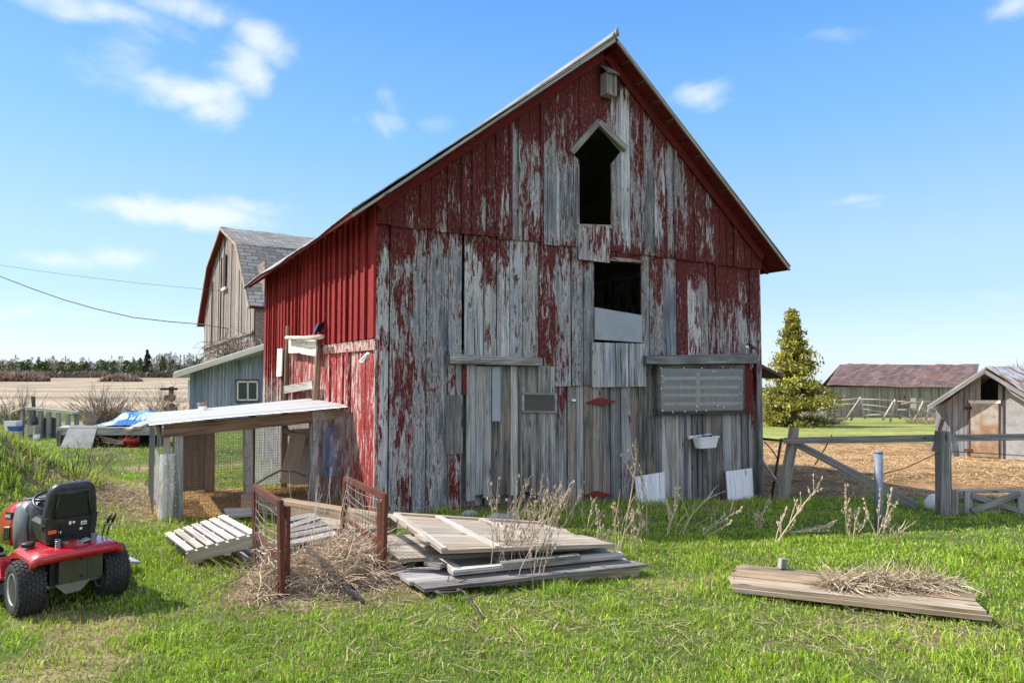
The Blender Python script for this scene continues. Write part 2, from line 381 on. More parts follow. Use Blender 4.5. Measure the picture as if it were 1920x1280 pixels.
def redsheets():
    m = N('maroon roof sheets'); uv = m.n('UVMap').outputs[0]; b = m.n('TexBrick'); m.l(uv, b.inputs['Vector']); b.inputs['Scale'].default_value = 1; b.inputs['Brick Width'].default_value = .8; b.inputs['Row Height'].default_value = .5; b.inputs['Mortar Size'].default_value = .02
    b.inputs['Color1'].default_value = (.105,.068,.062,1); b.inputs['Color2'].default_value = (.165,.115,.105,1); b.inputs['Mortar'].default_value = (.07,.035,.033,1)
    n1 = m.noise(m.mapping(uv, (.7,.9,1)), 1, 6, .65); c = m.mix(m.maprange(n1, .56, .63), b.outputs['Color'], (.19,.085,.065)); c = m.mix(m.math('MULTIPLY', m.maprange(m.noise(m.mapping(uv, (3,6,1)), 1, 4, .6), .6, .75), .6), c, (.33,.27,.25))
    return m.finish(c, .75, 0, m.bump(b.outputs['Fac'], .3, .02), .2)
M['tin_red'] = redsheets()
M['coop_tin'] = roof_tin('pale corrugated roof panel', (.62,.62,.60), (.72,.72,.70), rough=.75, metal=0.0)
def shingles():
    m = N('worn grey roof shingles'); uv = m.n('UVMap').outputs[0]; b = m.n('TexBrick'); m.l(uv, b.inputs['Vector'])
    b.inputs['Scale'].default_value = 1; b.inputs['Brick Width'].default_value = .55; b.inputs['Row Height'].default_value = .24; b.inputs['Mortar Size'].default_value = .025; b.inputs['Bias'].default_value = 0
    b.inputs['Color1'].default_value = (.15,.145,.135,1); b.inputs['Color2'].default_value = (.28,.27,.255,1); b.inputs['Mortar'].default_value = (.1,.1,.1,1)
    n1 = m.noise(m.mapping(uv, (.5,.5,1)), 1, 5, .6); c = m.mix(m.maprange(n1, .6, .75), b.outputs['Color'], (.24,.15,.10)); n2 = m.noise(m.mapping(uv, (4,8,1)), 1, 5, .6)
    c = m.mix(m.math('MULTIPLY', m.maprange(n2, .5, .8), .5), c, (.15,.15,.15)); return m.finish(c, .9, 0, m.bump(b.outputs['Fac'], .4, .02), .02)
M['shingle'] = shingles()
def vcol(name, rough=.8, trans=0.0, var=0.0):
    m = N(name); a = m.n('Attribute'); a.attribute_name = 'pv'; c = a.outputs['Color']
    if trans:
        d = m.n('BsdfDiffuse'); t = m.n('BsdfTranslucent'); g = m.n('BsdfGlossy'); m.l(c, d.inputs[0]); m.l(c, t.inputs[0]); g.inputs['Roughness'].default_value = .45; g.inputs[0].default_value = (.6,.6,.6,1)
        x = m.n('MixShader'); x.inputs[0].default_value = trans; m.l(d.outputs[0], x.inputs[1]); m.l(t.outputs[0], x.inputs[2])
        y = m.n('MixShader'); y.inputs[0].default_value = .035; m.l(x.outputs[0], y.inputs[1]); m.l(g.outputs[0], y.inputs[2]); m.l(y.outputs[0], m.out.inputs[0]); return m.m
    return m.finish(c, rough, 0, None, .15)
M['grass'] = vcol('grass blades', trans=.4)
M['leaf'] = vcol('tree foliage', trans=.25)
M['dry'] = vcol('dry stalks', .85)
def ground_mat():
    m = N('ground'); a = m.n('Attribute'); a.attribute_name = 'pv'; tc = m.n('TexCoord').outputs['Object']
    n1 = m.noise(tc, 9, 7, .7); n2 = m.noise(tc, 45, 5, .7); n3 = m.noise(tc, 1.3, 4, .6)
    f = m.math('ADD', m.math('MULTIPLY', n1, .6), m.math('MULTIPLY', n2, .5)); b = m.maprange(f, .3, .8, .45, 1.5)
    n5 = m.noise(m.mapping(tc, (.035,.42,1)), 1, 5, .65, .4); b = m.math('MULTIPLY', b, m.maprange(n5, .32, .68, .72, 1.22))
    g = m.n('Mix', data_type='RGBA', blend_type='MULTIPLY'); g.inputs[0].default_value = 1; m.l(a.outputs['Color'], g.inputs[6]); cb = m.n('CombineColor'); [m.l(b, cb.inputs[i]) for i in range(3)]; m.l(cb.outputs[0], g.inputs[7])
    return m.finish(g.outputs[2], .95, 0, m.bump(f, .8, .04), .1)
M['ground'] = ground_mat()
# ================================================================ ground
def ground_color(x, y):
    x = np.asarray(x, float); y = np.asarray(y, float); u = x/np.maximum(np.abs(y), 1.0)
    n = fbm(x*.8, y*.8, 5); n2 = fbm(x*3.1, y*3.1, 9)
    lawn = np.stack([.058+.07*n2, .088+.075*n2, .020+.02*n2], -1)
    dirt = np.array([.17, .115, .07]); straw = np.array([.35, .21, .10]); field = np.array([.33, .265, .185]); past = np.array([.215, .235, .065])
    def mixc(c, d, w): return c*(1-w[..., None])+np.asarray(d)*w[..., None]
    c = lawn
    dry = smooth(.60, .74, n)*.7; c = mixc(c, np.array([.30, .22, .12]), dry)
    ws, wf, wp = regions(x, y)
    n5 = fbm(x*1.6, y*1.6, 88)[..., None]; sc = straw*(.35+1.2*n2[..., None])*np.where(n5 > .56, .62, 1.0); c = mixc(c, sc, ws)
    c = mixc(c, past*(.7+.6*n2[..., None]), wp)
    st = fbm(x*.05, y*.35, 21); band = .68+.5*st+.2*np.sin(y*.42+x*.13+3*n)*smooth(260, 40, y)+.15*(fbm(x*.02,y*.08,19)-.5)
    far = smooth(70, 200, y)[..., None]
    c = mixc(c, field*band[..., None]*(1-far*.12)+np.array([.02,.01,0])*far, wf)
    d = debris(x, y); c = mixc(c, dirt*(.6+.9*n2[..., None]), d)
    return c
def regions(x, y):
    u = x/np.maximum(np.abs(y), 1.0); e = .8*(fbm(x*.5, y*.5, 31)-.5)
    right = smooth(.30, .36, u)
    ws = right*smooth(9.6, 10.6, y+e*2+.5*(u-.4)*4)*smooth(30, 26, y+e*6)
    wp = right*smooth(26, 30, y+e*6)*smooth(75,58,y)
    wf = (1-right)*smooth(28, 32, y+e*5)
    # straw bedding under the coop
    k, s = coop_ks(x, y); ws2 = smooth(-.15, .1, k)*smooth(1.75, 1.5, k)*smooth(.1, -.05, s)*smooth(-2.2, -1.95, s)
    return np.maximum(ws, ws2), wf, wp
def coop_ks(x, y):                                                     # k into the yard from the coop front, s along the front (0 at the barn)
    o = C0+B*1.0; return (x-o.x)*B.x+(y-o.y)*B.y, (x-o.x)*A.x+(y-o.y)*A.y
def blob(x, y, cx, cy, rx, ry): return np.exp(-(((x-cx)/rx)**2+((y-cy)/ry)**2))
def debris(x, y):
    n = fbm(x*2.2, y*2.2, 41)
    d = blob(x, y, -4.3, 7.75, .75, .9)*1.0 + blob(x, y, -1.35, 5.1, .75, .7)*1.1 + blob(x, y, 2.3, 4.0, .9, .4)*.7 + blob(x, y, .1, 4.3, .9, .45)*.35 + blob(x, y, -1.9, 6.6, .8, .5)*.6
    d = d + smooth(.5, .1, np.abs((x-C0.x)*B.x+(y-C0.y)*B.y+.1))*smooth(-.2, .2, (x-C0.x)*A.x+(y-C0.y)*A.y)*smooth(W+.6, W, (x-C0.x)*A.x+(y-C0.y)*A.y)*.5
    d = d + blob(x, y, 5.2, 11.2, 1.5, 1.3)*.8
    return np.clip(d*(.45+1.1*n), 0, 1)
def make_ground():
    rad = np.concatenate([[.0], np.geomspace(1.2, 14, 110), np.geomspace(14.4, 90, 80), np.geomspace(95, 6000, 40)])
    ang = np.concatenate([np.linspace(-180, -60, 25)[:-1], np.linspace(-60, 60, 241), np.linspace(60, 180, 25)[1:]])
    ar = np.radians(ang); rr, aa = np.meshgrid(rad, ar, indexing='ij'); x = rr*np.sin(aa); y = rr*np.cos(aa); z = gz(x, y)
    c = ground_color(x, y); nr, na = x.shape
    v = np.stack([x, y, z], -1).reshape(-1, 3); idx = np.arange(nr*na).reshape(nr, na)
    f = np.stack([idx[:-1,:-1], idx[:-1,1:], idx[1:,1:], idx[1:,:-1]], -1).reshape(-1, 4)
    me = bpy.data.meshes.new('ground'); me.from_pydata(v.tolist(), [], f[:, ::-1].tolist())
    at = me.attributes.new('pv', 'FLOAT_COLOR', 'POINT'); at.data.foreach_set('color', np.concatenate([c.reshape(-1,3), np.ones((nr*na,1))], 1).astype(np.float32).ravel())
    me.polygons.foreach_set('use_smooth', [True]*len(f)); me.materials.append(M['ground']); me.update()
    o = bpy.data.objects.new('ground', me); COL.objects.link(o); tag(o, kind='structure')
make_ground()

# ================================================================ the red barn
barn = thing('red_barn', 'tall red barn with peeling boards, pointed loft opening and steep gable', 'barn', C0, YAW)
RED = [(720,400,.97),(800,350,.93),(850,400,.75),(900,300,.85),(950,350,.45),(960,430,.4),(1000,330,.35),(1050,250,.6),(1100,150,.88),(1150,130,.8),(1170,250,.33),(1060,380,.2),(1190,380,.3),(1200,430,.3),(1230,250,.55),(1250,330,.35),(1290,380,.45),(1300,300,.88),(1350,400,.8),(1400,460,.97),(1330,470,.62),(1310,400,.68),(1220,200,.75),(1000,200,.85),
 (715,450,.55),(740,500,.42),(770,560,.48),(800,470,.5),(850,500,.36),(780,600,.44),(740,700,.36),(775,700,.58),(780,800,.48),(790,900,.5),(715,700,.45),(830,620,.38),(850,900,.42),(900,455,.62),(950,520,.46),(950,600,.42),(1000,640,.58),(1050,640,.45),(1030,500,.42),(1090,560,.33),(1090,470,.5),(960,690,.1),(950,850,.03),(1100,850,.05),(1150,700,.04),(1160,490,.7),(1250,500,.55),(1250,600,.32),(1300,520,.65),(1320,620,.5),(1300,580,.35),(1380,520,.7),(1380,600,.45),(1415,560,.85),(1415,700,.7),(1380,740,.3),(1300,850,.0),(1400,850,.05),(740,900,.3),(710,880,.35)]
RC = [(*fac(a, b), r) for a, b, r in RED]
def red_at(s, z):
    w = t = 0.0
    for a, b, r in RC:
        q = 1/(((s-a)**2*3+(z-b)**2)**1.5+.004); w += q; t += q*r
    r = t/w
    if r > .13:
        r = .535+(r-.5)*.9
        if z < LEDGE+.0: r += .13*max(0, 1-(LEDGE-z)/.42)
    return r
def plank(mb, s0, s1, zb, zt, yf, th=.022, rf=red_at, dr=0.0, plane='front', step=.14):
    """one board; front: s runs along x, faces -y.  side: s runs along y, faces -x"""
    f = lambda g, s: g(s) if callable(g) else g
    if max(f(zt, s0)-f(zb, s0), f(zt, s1)-f(zb, s1)) < .01: return
    n = max(1, int((max(f(zt, s0), f(zt, s1))-min(f(zb, s0), f(zb, s1)))/step)); g, b2 = rng.random(), rng.random(); u0 = rng.random()*40; v0 = rng.random()*40
    yf = yf+rng.uniform(-.008, .008); tilt = rng.uniform(-.006, .006); base = len(mb.v)
    for i in range(n+1):
        for s, q in ((s0, -1), (s1, 1)):
            z0, z1 = f(zb, s), f(zt, s); z = z0+(z1-z0)*i/n; r = min(1, max(0, rf(s, z)+dr)) if rf else 0.0
            for d in (0, th):
                p = (s, yf+q*tilt+d, z) if plane == 'front' else (yf+q*tilt+d, s, z)
                mb.vert(p, (r, g, b2, 1))
    w = s1-s0
    def uvs(lst): return lst
    for i in range(n):
        a = base+i*4; z0 = mb.v[a][2]; z1 = mb.v[a+4][2]
        q = [(a, 0), (a+2, w), (a+6, w), (a+4, 0)]
        ids = [k for k, _ in q]; uv = [(u0+x, v0+mb.v[k][2]) for k, x in q]
        if plane != 'front': ids = ids[::-1]; uv = uv[::-1]
        mb.face(ids, uv)
        for k1, k2, k3, k4 in ((a+1, a, a+4, a+5), (a+2, a+3, a+7, a+6)):
            uv = [(u0+.7, v0+mb.v[k1][2]), (u0+.72, v0+mb.v[k2][2]), (u0+.72, v0+mb.v[k3][2]), (u0+.7, v0+mb.v[k4][2])]
            mb.face((k1, k2, k3, k4), uv)
    a = base; t = base+n*4
    mb.face((a, a+1, a+3, a+2)); mb.face((t, t+2, t+3, t+1))
def edges(a, b, lo=.15, hi=.27, force=()):
    pts = sorted([a, b]+[f for f in force if a+.001 < f < b-.001]); out = [a]
    for q in pts[1:]:
        while q-out[-1] > hi*1.15:
            nx = out[-1]+rng.uniform(lo, hi)
            if q-nx < lo*.6: nx = (out[-1]+q)/2
            out.append(nx)
        out.append(q)
    return out
SL = .786; EZ = 3.46; APEX = EZ+SL*W/2
def zroof(s): return EZ+SL*min(s, W-s)
GAP = .008
sx = lambda px, py: fac(px, py)[0]
zx = lambda px, py: fac(px, py)[1]
def gbot(s, d=-.08): p = C0+A*s-B*.02; return gzf(p.x, p.y)+d
# --- upper gable
jl, jr = sx(1084, 400), sx(1143, 400); sill = zx(1110, 424); dl = fac(1073, 292); dr_ = fac(1162, 285); ap = fac(1119, 237); jlz = zx(1084, 303); jrz = zx(1148, 311)
lin = lambda p, q: (lambda s: p[1]+(q[1]-p[1])*(s-p[0])/(q[0]-p[0]))
g = MB(); E = edges(0, W, .13, .26, (dl[0], jl, ap[0], jr, dr_[0]))
for s0, s1 in zip(E[:-1], E[1:]):
    m = (s0+s1)/2; a, b = s0+GAP*rng.random(), s1-GAP*rng.random(); lb = LEDGE-rng.uniform(0, .03); dd = rng.uniform(-.13, .13)
    if dl[0] < m < dr_[0]:
        rk = lin(dl, ap) if m < ap[0] else lin(ap, dr_)
        low = (lambda s: sill) if jl < m < jr else (lin(dl, (jl, jlz)) if m <= jl else lin((jr, jrz), dr_))
        plank(g, a, b, lb, low, -.03, rf=red_at, dr=dd); plank(g, a, b, rk, zroof, -.03, dr=dd)
    else: plank(g, a, b, lb, zroof, -.03, dr=dd)
    if rng.random() < .55 and not (dl[0]-.1 < s1 < dr_[0]+.1) and s1 < W-.05: plank(g, s1-.025, s1+.025, lb, zroof, -.048, .016, dr=dd+.1)   # battens
g.build('gable_wall', M['facade'], barn, local=True)
# --- lower front
s868, s1008, s1040, s1115, s1203, s1215 = sx(869, 560), sx(1009, 700), sx(1040, 800), sx(1115, 540), sx(1203, 540), sx(1216, 760)
zhead = zx(920, 672); zmid = zx(1060, 722); zrh = zx(1300, 674); zop = zx(1160, 484); zpl = (sx(1115, 585), zx(1115, 576)), (sx(1203, 585), zx(1203, 591))
LT = LEDGE+.05; lw = MB()
def run(a, b, zb, zt, y=0.0, lo=.15, hi=.28, mb=None, rf=red_at, gap=.012, jb=.02, bat=0.0, force=()):
    e = edges(a, b, lo, hi, force); mb = mb or lw
    for s0, s1 in zip(e[:-1], e[1:]):
        f0 = zb(s0) if callable(zb) else zb; dd = rng.gauss(0, .10)
        plank(mb, s0+rng.random()*gap, s1-rng.random()*gap, f0-rng.uniform(0, jb), zt, y, rf=rf, dr=dd)
        if rng.random() < bat and s1 < b-.02: plank(mb, s1-.02, s1+.02, f0, zt, y-.018, .016, rf=rf, dr=dd)
run(0, s868-.02, gbot, LT, bat=.5)
run(s868+.012, s1008, zhead-.05, LT, bat=.2); run(s1008, s1115, zmid, LT)
run(s1115, s1203, zop, LT); run(s1203, W, zrh-.05, LT, bat=.2)
run(sx(1108, 700), sx(1210, 700), zx(1160, 725), zx(1160, 643), -.022, .18, .3, jb=.0)
lw.build('front_wall', M['facade'], barn, local=True)
lb_ = MB(); run(s1040-.1, s1215, gbot, zmid+.06, .03, .11, .2, lb_); run(s1215, W, gbot, zx(1300, 776), .05, .1, .2, lb_, bat=.3); run(s1215, W, zx(1300, 790), zrh+.05, .07, .2, .3, lb_)
plank(lb_, sx(1394, 730), sx(1412, 730), zx(1400, 775), zrh, .0, rf=lambda s, z: .85)
plank(lb_, W-.13, W-.002, gbot, zrh, -.004, rf=lambda s, z: .2+.5*max(0, min(1, z-1)))
run(s868-.06, s1040+.05, gbot, zhead+.1, .09, .15, .25, lb_)                     # boards behind the door gap
lb_.build('lower_front_wall', M['facade_bare'], barn, local=True)
# corner board + short patch boards left of the door
for args in ((sx(835, 800), sx(866, 800), zx(850, 850), zx(850, 740), -.026, .05), (sx(840, 900), sx(862, 900), zx(850, 972), zx(850, 850), -.012, .55), (sx(1080, 450), sx(1106, 450), zx(1090, 488), zx(1090, 424), -.058, .5), (sx(1106, 450), sx(1138, 450), zx(1120, 492), zx(1120, 424), -.056, .52)):
    pb = MB(); plank(pb, *args[:5], rf=lambda s, z, q=args[5]: q); pb.build('patch_board', M['facade' if args[4] < -.05 else 'facade_bare'], barn, local=True)
# door
d = MB(); E = edges(sx(872, 820), s1040-.005, .1, .19)
for s0, s1 in zip(E[:-1], E[1:]): plank(d, s0+.002, s1-.003, gbot((s0+s1)/2, .08+rng.uniform(0, .1)), zx(950, 684)-rng.uniform(0, .02), -.03, rf=lambda s, z: .03)
plank(d, sx(865, 700), sx(875, 700), zx(870, 740), zhead, -.028, rf=lambda s, z: .8)
door = d.build('barn_door', M['facade_bare'], barn, local=True)
def slab_f(mb, pts, y0, y1):                                                 # polygon in (s,z) with thickness y0 (front) .. y1
    n = len(pts); i = len(mb.v); c = (.12, rng.random(), rng.random(), 1)
    for y in (y0, y1):
        for s, z in pts: mb.vert((s, y, z), c)
    u = rng.random()*20
    mb.face(range(i, i+n), [(u+mb.v[k][2], mb.v[k][0]) for k in range(i, i+n)]); mb.face(list(range(i+n, i+2*n))[::-1])
    for k in range(n): m = (k+1) % n; mb.face((i+m, i+k, i+n+k, i+n+m), [(u, mb.v[i+m][0]), (u, mb.v[i+k][0]), (u+.04, mb.v[i+k][0]), (u+.04, mb.v[i+m][0])])
    return mb
FP = lambda pts: [fac(*p) for p in pts]
slab_f(MB(), FP([(920,688),(935,688),(935,789),(920,789)])[::-1], -.044, -.031).build('metal_strip', M['lead'], door, local=True)
w_ = MB(); slab_f(w_, FP([(978,738),(1037,739),(1037,771),(978,770)])[::-1], -.046, -.032).build('door_pane', M['glass'], barn, local=True)
fr = MB()
for q in ([(975,735),(1040,736),(1040,740),(975,739)], [(975,769),(1040,770),(1040,774),(975,773)], [(975,738),(979,738),(979,771),(975,771)], [(1036,739),(1040,739),(1040,771),(1036,771)]): slab_f(fr, FP(q)[::-1], -.052, -.03)
fr.build('pane_frame', M['grey_wood'], barn, local=True)
h = MB(); slab_f(h, FP([(836,664),(1008,671),(1008,686),(836,681)])[::-1], -.11, -.012).build('door_header', M['facade_bare'], barn, local=True)
h = MB(); slab_f(h, FP([(1203,667),(1411,662),(1411,681),(1203,683)])[::-1], -.10, -.012).build('window_header', M['facade_bare'], barn, local=True)
for cx, cy, px in ((1128, 753, 27), (1122, 928, 26)):
    hb = MB(); slab_f(hb, FP([(cx-px,cy+1),(cx-8,cy-6),(cx,cy-8),(cx+8,cy-6),(cx+px,cy-1),(cx+8,cy+5),(cx,cy+7),(cx-8,cy+5)])[::-1], -.012, .028); hb.build('strap_hinge', M['hinge'], barn, local=True)
hb = MB(); slab_f(hb, FP([(1073,748),(1080,748),(1080,752),(1073,752)])[::-1], .0, .03).build('door_latch', M['white'], barn, local=True)
# panels of the middle opening
slab_f(MB(), [zpl[0], (s1115, zx(1115,636)), (s1203, zx(1203,642)), zpl[1]][::1], -.006, .012).build('opening_panel', M['lead'], barn, local=True)
# covered window
wf = MB()
for q in ([(1228,684),(1392,684),(1392,697),(1228,697)], [(1229,766),(1392,764),(1392,775),(1229,778)], [(1228,697),(1238,697),(1238,766),(1229,766)], [(1384,697),(1392,697),(1392,765),(1384,765)]): slab_f(wf, FP(q)[::-1], -.05, .0)
win = wf.build('covered_window', M['dark_wood'], barn, local=True)
slab_f(MB(), FP([(1233,690),(1388,692),(1388,768),(1234,771)])[::-1], -.056, -.053).build('plastic_cover', M['clouded'], win, local=True)
sl = MB()
for y in (706, 723, 738, 754): slab_f(sl, FP([(1240,y),(1383,y-1),(1383,y+5),(1240,y+6)])[::-1], -.03, -.01)
slab_f(sl, FP([(1303,698),(1309,698),(1309,765),(1303,765)])[::-1], -.035, -.012); sl.build('slats', M['cream'], win, local=True)
pn = MB(); pn.lathe([(.012, 0), (.012, .004), (.006, .008)], (0,0,0), (0,-1,0), 8); pin0 = None
for x, y in [(1234,690),(1277,690),(1310,690),(1349,688),(1365,691),(1331,696),(1337,696),(1381,710),(1382,738),(1236,705),(1236,716),(1234,728),(1237,769),(1256,772),(1279,771),(1300,770),(1318,769),(1300,761),(1340,760),(1352,763),(1383,755)]:
    s, z = fac(x, y)
    if pin0 is None: pin0 = pn.build('pin', M['white'], win, local=True); q = pin0
    else: q = pin0.copy(); COL.objects.link(q); q.parent = win
    q.location = (s, -.058, z)
# loft opening trim (little pointed hood) and sill
tr = MB()
def bar_f(mb, p, q, w, y0, y1):
    p, q = Vector((p[0], 0, p[1])), Vector((q[0], 0, q[1])); mb.beam(p+Vector((0,(y0+y1)/2,0)), q+Vector((0,(y0+y1)/2,0)), w, abs(y1-y0), up=(0,1,0)); return mb
pA = fac(1117, 231); bar_f(tr, fac(1066, 289), pA, .08, -.085, -.03); bar_f(tr, fac(1168, 283), (pA[0], pA[1]-.01), .08, -.09, -.032)
tr.build('loft_hood', M['grey_wood'], barn, local=True)
tr = MB(); bar_f(tr, fac(1084, 425), fac(1142, 427), .05, -.06, .02); bar_f(tr, fac(1115, 484), fac(1203, 491), .05, -.05, .02); tr.build('opening_trim', M['trim_red'], barn, local=True)
# ledge drip strip
# --- left side wall (x = 0, faces -x)
sw = MB(); ZS = 1.99; s_door = sid(607, 660)[0]; k_st = sid(532, 660)[0]
def redside(k, z): return .93 if z > 2.1 else .80
E = edges(0.02, DEPTH, .22, .27)
for k0, k1 in zip(E[:-1], E[1:]):
    zb = ZS-.03 if k0 < k_st-.05 else -.1
    rfn = (lambda k, z: 1.0) if k0 < k_st else (lambda k, z: .95 if z > 2.0 else (.2+.35*max(0, z-.4)))
    plank(sw, k0, k1-.003, zb, EZ, .0, rf=rfn, plane='side'); plank(sw, k0-.028, k0+.028, zb, EZ, -.032, .03, rf=rfn, plane='side')
sw.build('side_wall', M['side_red'], barn, local=True)
sd = MB(); E = edges(.0, s_door, .16, .25)
for k0, k1 in zip(E[:-1], E[1:]): plank(sd, k0+.003, k1-.003, -.08, ZS-.05, .02, rf=lambda k, z: .585+.06*math.sin(5*k), plane='side')
for k in (sid(617,690)[0], sid(640, 700)[0], sid(652, 700)[0]): plank(sd, k-.03, k+.03, .1, ZS-.12, -.005, .025, rf=lambda k, z: .6, plane='side')
plank(sd, .0, s_door, ZS-.16, ZS-.04, -.012, .03, rf=lambda k, z: .5, plane='side')
sd.build('side_door', M['side_red'], barn, local=True)
st = MB(); E = edges(s_door, k_st, .16, .25)
for k0, k1 in zip(E[:-1], E[1:]): plank(st, k0+.003, k1-.003, -.08, ZS-.05, .03, rf=lambda k, z: .59, plane='side')
st.build('stall_door', M['side_red'], barn, local=True)
def side_pt(px, py, off=0.0): k, z = sid(px, py, off); return Vector((-off, k, z))
for x0, x1, yt in ((541, 536, 611), (600, 590, 628)):
    po = MB(); k, z = sid(x0, yt, .06); k2 = sid(x1, 740, .06)[0]; po.tube([(-.07, k2+.02, -.1), (-.08, k2, .7), (-.06, (k+k2)/2+.015, 1.4), (-.07, k, z)], [.055, .05, .045, .035], 8); po.build('door_post', M['brown_wood'], barn, local=True)
lg = MB(); lg.tube([side_pt(537, 633, .13), side_pt(570, 634, .15), side_pt(604, 631, .14)], [.03, .035, .03], 8); lg.build('stall_rail', M['log'], barn, local=True)
def side_slab(pts, off, th, mat, name, parent=None):
    mb = MB(); q = [side_pt(x, y, off) for x, y in pts]; i = len(mb.v); n = len(q); c = (.5, rng.random(), rng.random(), 1)
    for dx in (0, th):
        for p in q: mb.vert((p.x+dx, p.y, p.z), c)
    mb.face(range(i, i+n), [(p.z, p.y) for p in q]); mb.face(list(range(i+n, i+2*n))[::-1])
    for k in range(n): m = (k+1) % n; mb.face((i+m, i+k, i+n+k, i+n+m), [(0, q[m].y), (0, q[k].y), (.02, q[k].y), (.02, q[m].y)])
    return mb.build(name, mat, parent or barn, local=True)
side_slab([(541,637),(563,635),(563,661),(541,662)], .07, .02, M['cream'], 'cream_panel'); side_slab([(563,635),(596,638),(594,668),(563,663)], .075, .02, M['cream'], 'cream_panel')
side_slab([(531,724),(584,713),(586,728),(531,738)], .10, .05, M['pale_wood'], 'cross_plank'); side_slab([(520,654),(529,653),(527,705),(518,706)], .07, .02, M['cream'], 'pale_strip')
lt = MB(); p = side_pt(598, 614, .09); lt.obox(p, (.05, .02, .02), (0, .055, 0), (.03, 0, .07), None); lt.beam(p, p+Vector((.09, -.02, -.05)), .02, .02); tag(lt.build('solar_lamp', M['blackpl2'], None, local=True), 'small solar lamp tilted on red side wall above the stall rail', 'lamp').matrix_world = Matrix.Translation(C0) @ Matrix.Rotation(YAW, 4, 'Z')
sg = thing('tag_sign', 'small white tilted tag with teal letters on the red side door', 'sign', C0, YAW)
o = side_slab([(672,677),(688,660),(693,661),(679,680)], .10, .006, M['white'], 'sign_plate', sg)
for a, b in (((676.5,676),(682,670)), ((681,671.5),(685.5,666.5)), ((685,667.5),(689.5,662.8))): side_slab([(a[0],a[1]),(b[0]-1.6,b[1]),(b[0],b[1]+1.2),(a[0]+2,a[1]+1.4)], .103, .002, M['teal'], 'lettering', sg)
# --- hidden walls, floor of the loft, frame
bk = MB()
E = edges(0, W, .2, .3)
for s0, s1 in zip(E[:-1], E[1:]): plank(bk, s0, s1, -1.2, zroof, DEPTH-.03, .03, rf=lambda s, z: .6)
E = edges(0, DEPTH, .2, .3)
for s0, s1 in zip(E[:-1], E[1:]): plank(bk, s0, s1, -1.2, EZ, W-.03, .03, rf=lambda s, z: .5, plane='side')
bk.build('rear_wall', M['facade'], barn, local=True)
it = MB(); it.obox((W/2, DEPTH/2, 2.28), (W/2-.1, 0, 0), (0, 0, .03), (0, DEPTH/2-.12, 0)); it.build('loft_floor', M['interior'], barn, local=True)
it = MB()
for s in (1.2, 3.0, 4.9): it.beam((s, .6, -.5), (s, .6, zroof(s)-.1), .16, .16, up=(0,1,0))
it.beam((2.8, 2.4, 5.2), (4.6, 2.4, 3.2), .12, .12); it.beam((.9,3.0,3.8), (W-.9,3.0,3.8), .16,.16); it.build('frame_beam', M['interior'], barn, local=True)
# --- roof
OV = .36; FO = .30; TH = .016
def roof_side(sgn, mat, name):
    mb = MB(); nu, nv = 22, 26
    def pt(u, v, lift):
        s = (W/2+OV)*u; x = W/2-sgn*s*-1 if False else (W/2+sgn*s); y = -FO+(DEPTH+FO*2)*v
        wob = .016*math.sin(7*v+2*u)+.012*math.sin(17*v+1.3)*u+rng.uniform(-.004, .004); z = APEX+.055-SL*s+lift+wob*(.3+.7*u)
        if u > .93: z += .0
        return (x, y, z)
    st = rng.getstate(); mb.grid(lambda u, v: pt(u, v, TH), nu, nv, False, scale=(4.4, 7.1)); rng.setstate(st)
    b0 = 0; mb.grid(lambda u, v: pt(u, v, 0), nu, nv, False, scale=(4.4, 7.1)); n = (nu+1)*(nv+1)
    ring = [i*(nv+1) for i in range(nu+1)]+[nu*(nv+1)+j for j in range(1, nv+1)]+[i*(nv+1)+nv for i in range(nu-1, -1, -1)]
    for a, b in zip(ring[:-1], ring[1:]): mb.face((a, b, b+n, a+n))
    return mb.build(name, mat, barn, local=True)
rl = roof_side(-1, M['tin'], 'roof'); rr_ = roof_side(1, M['tin'], 'roof')
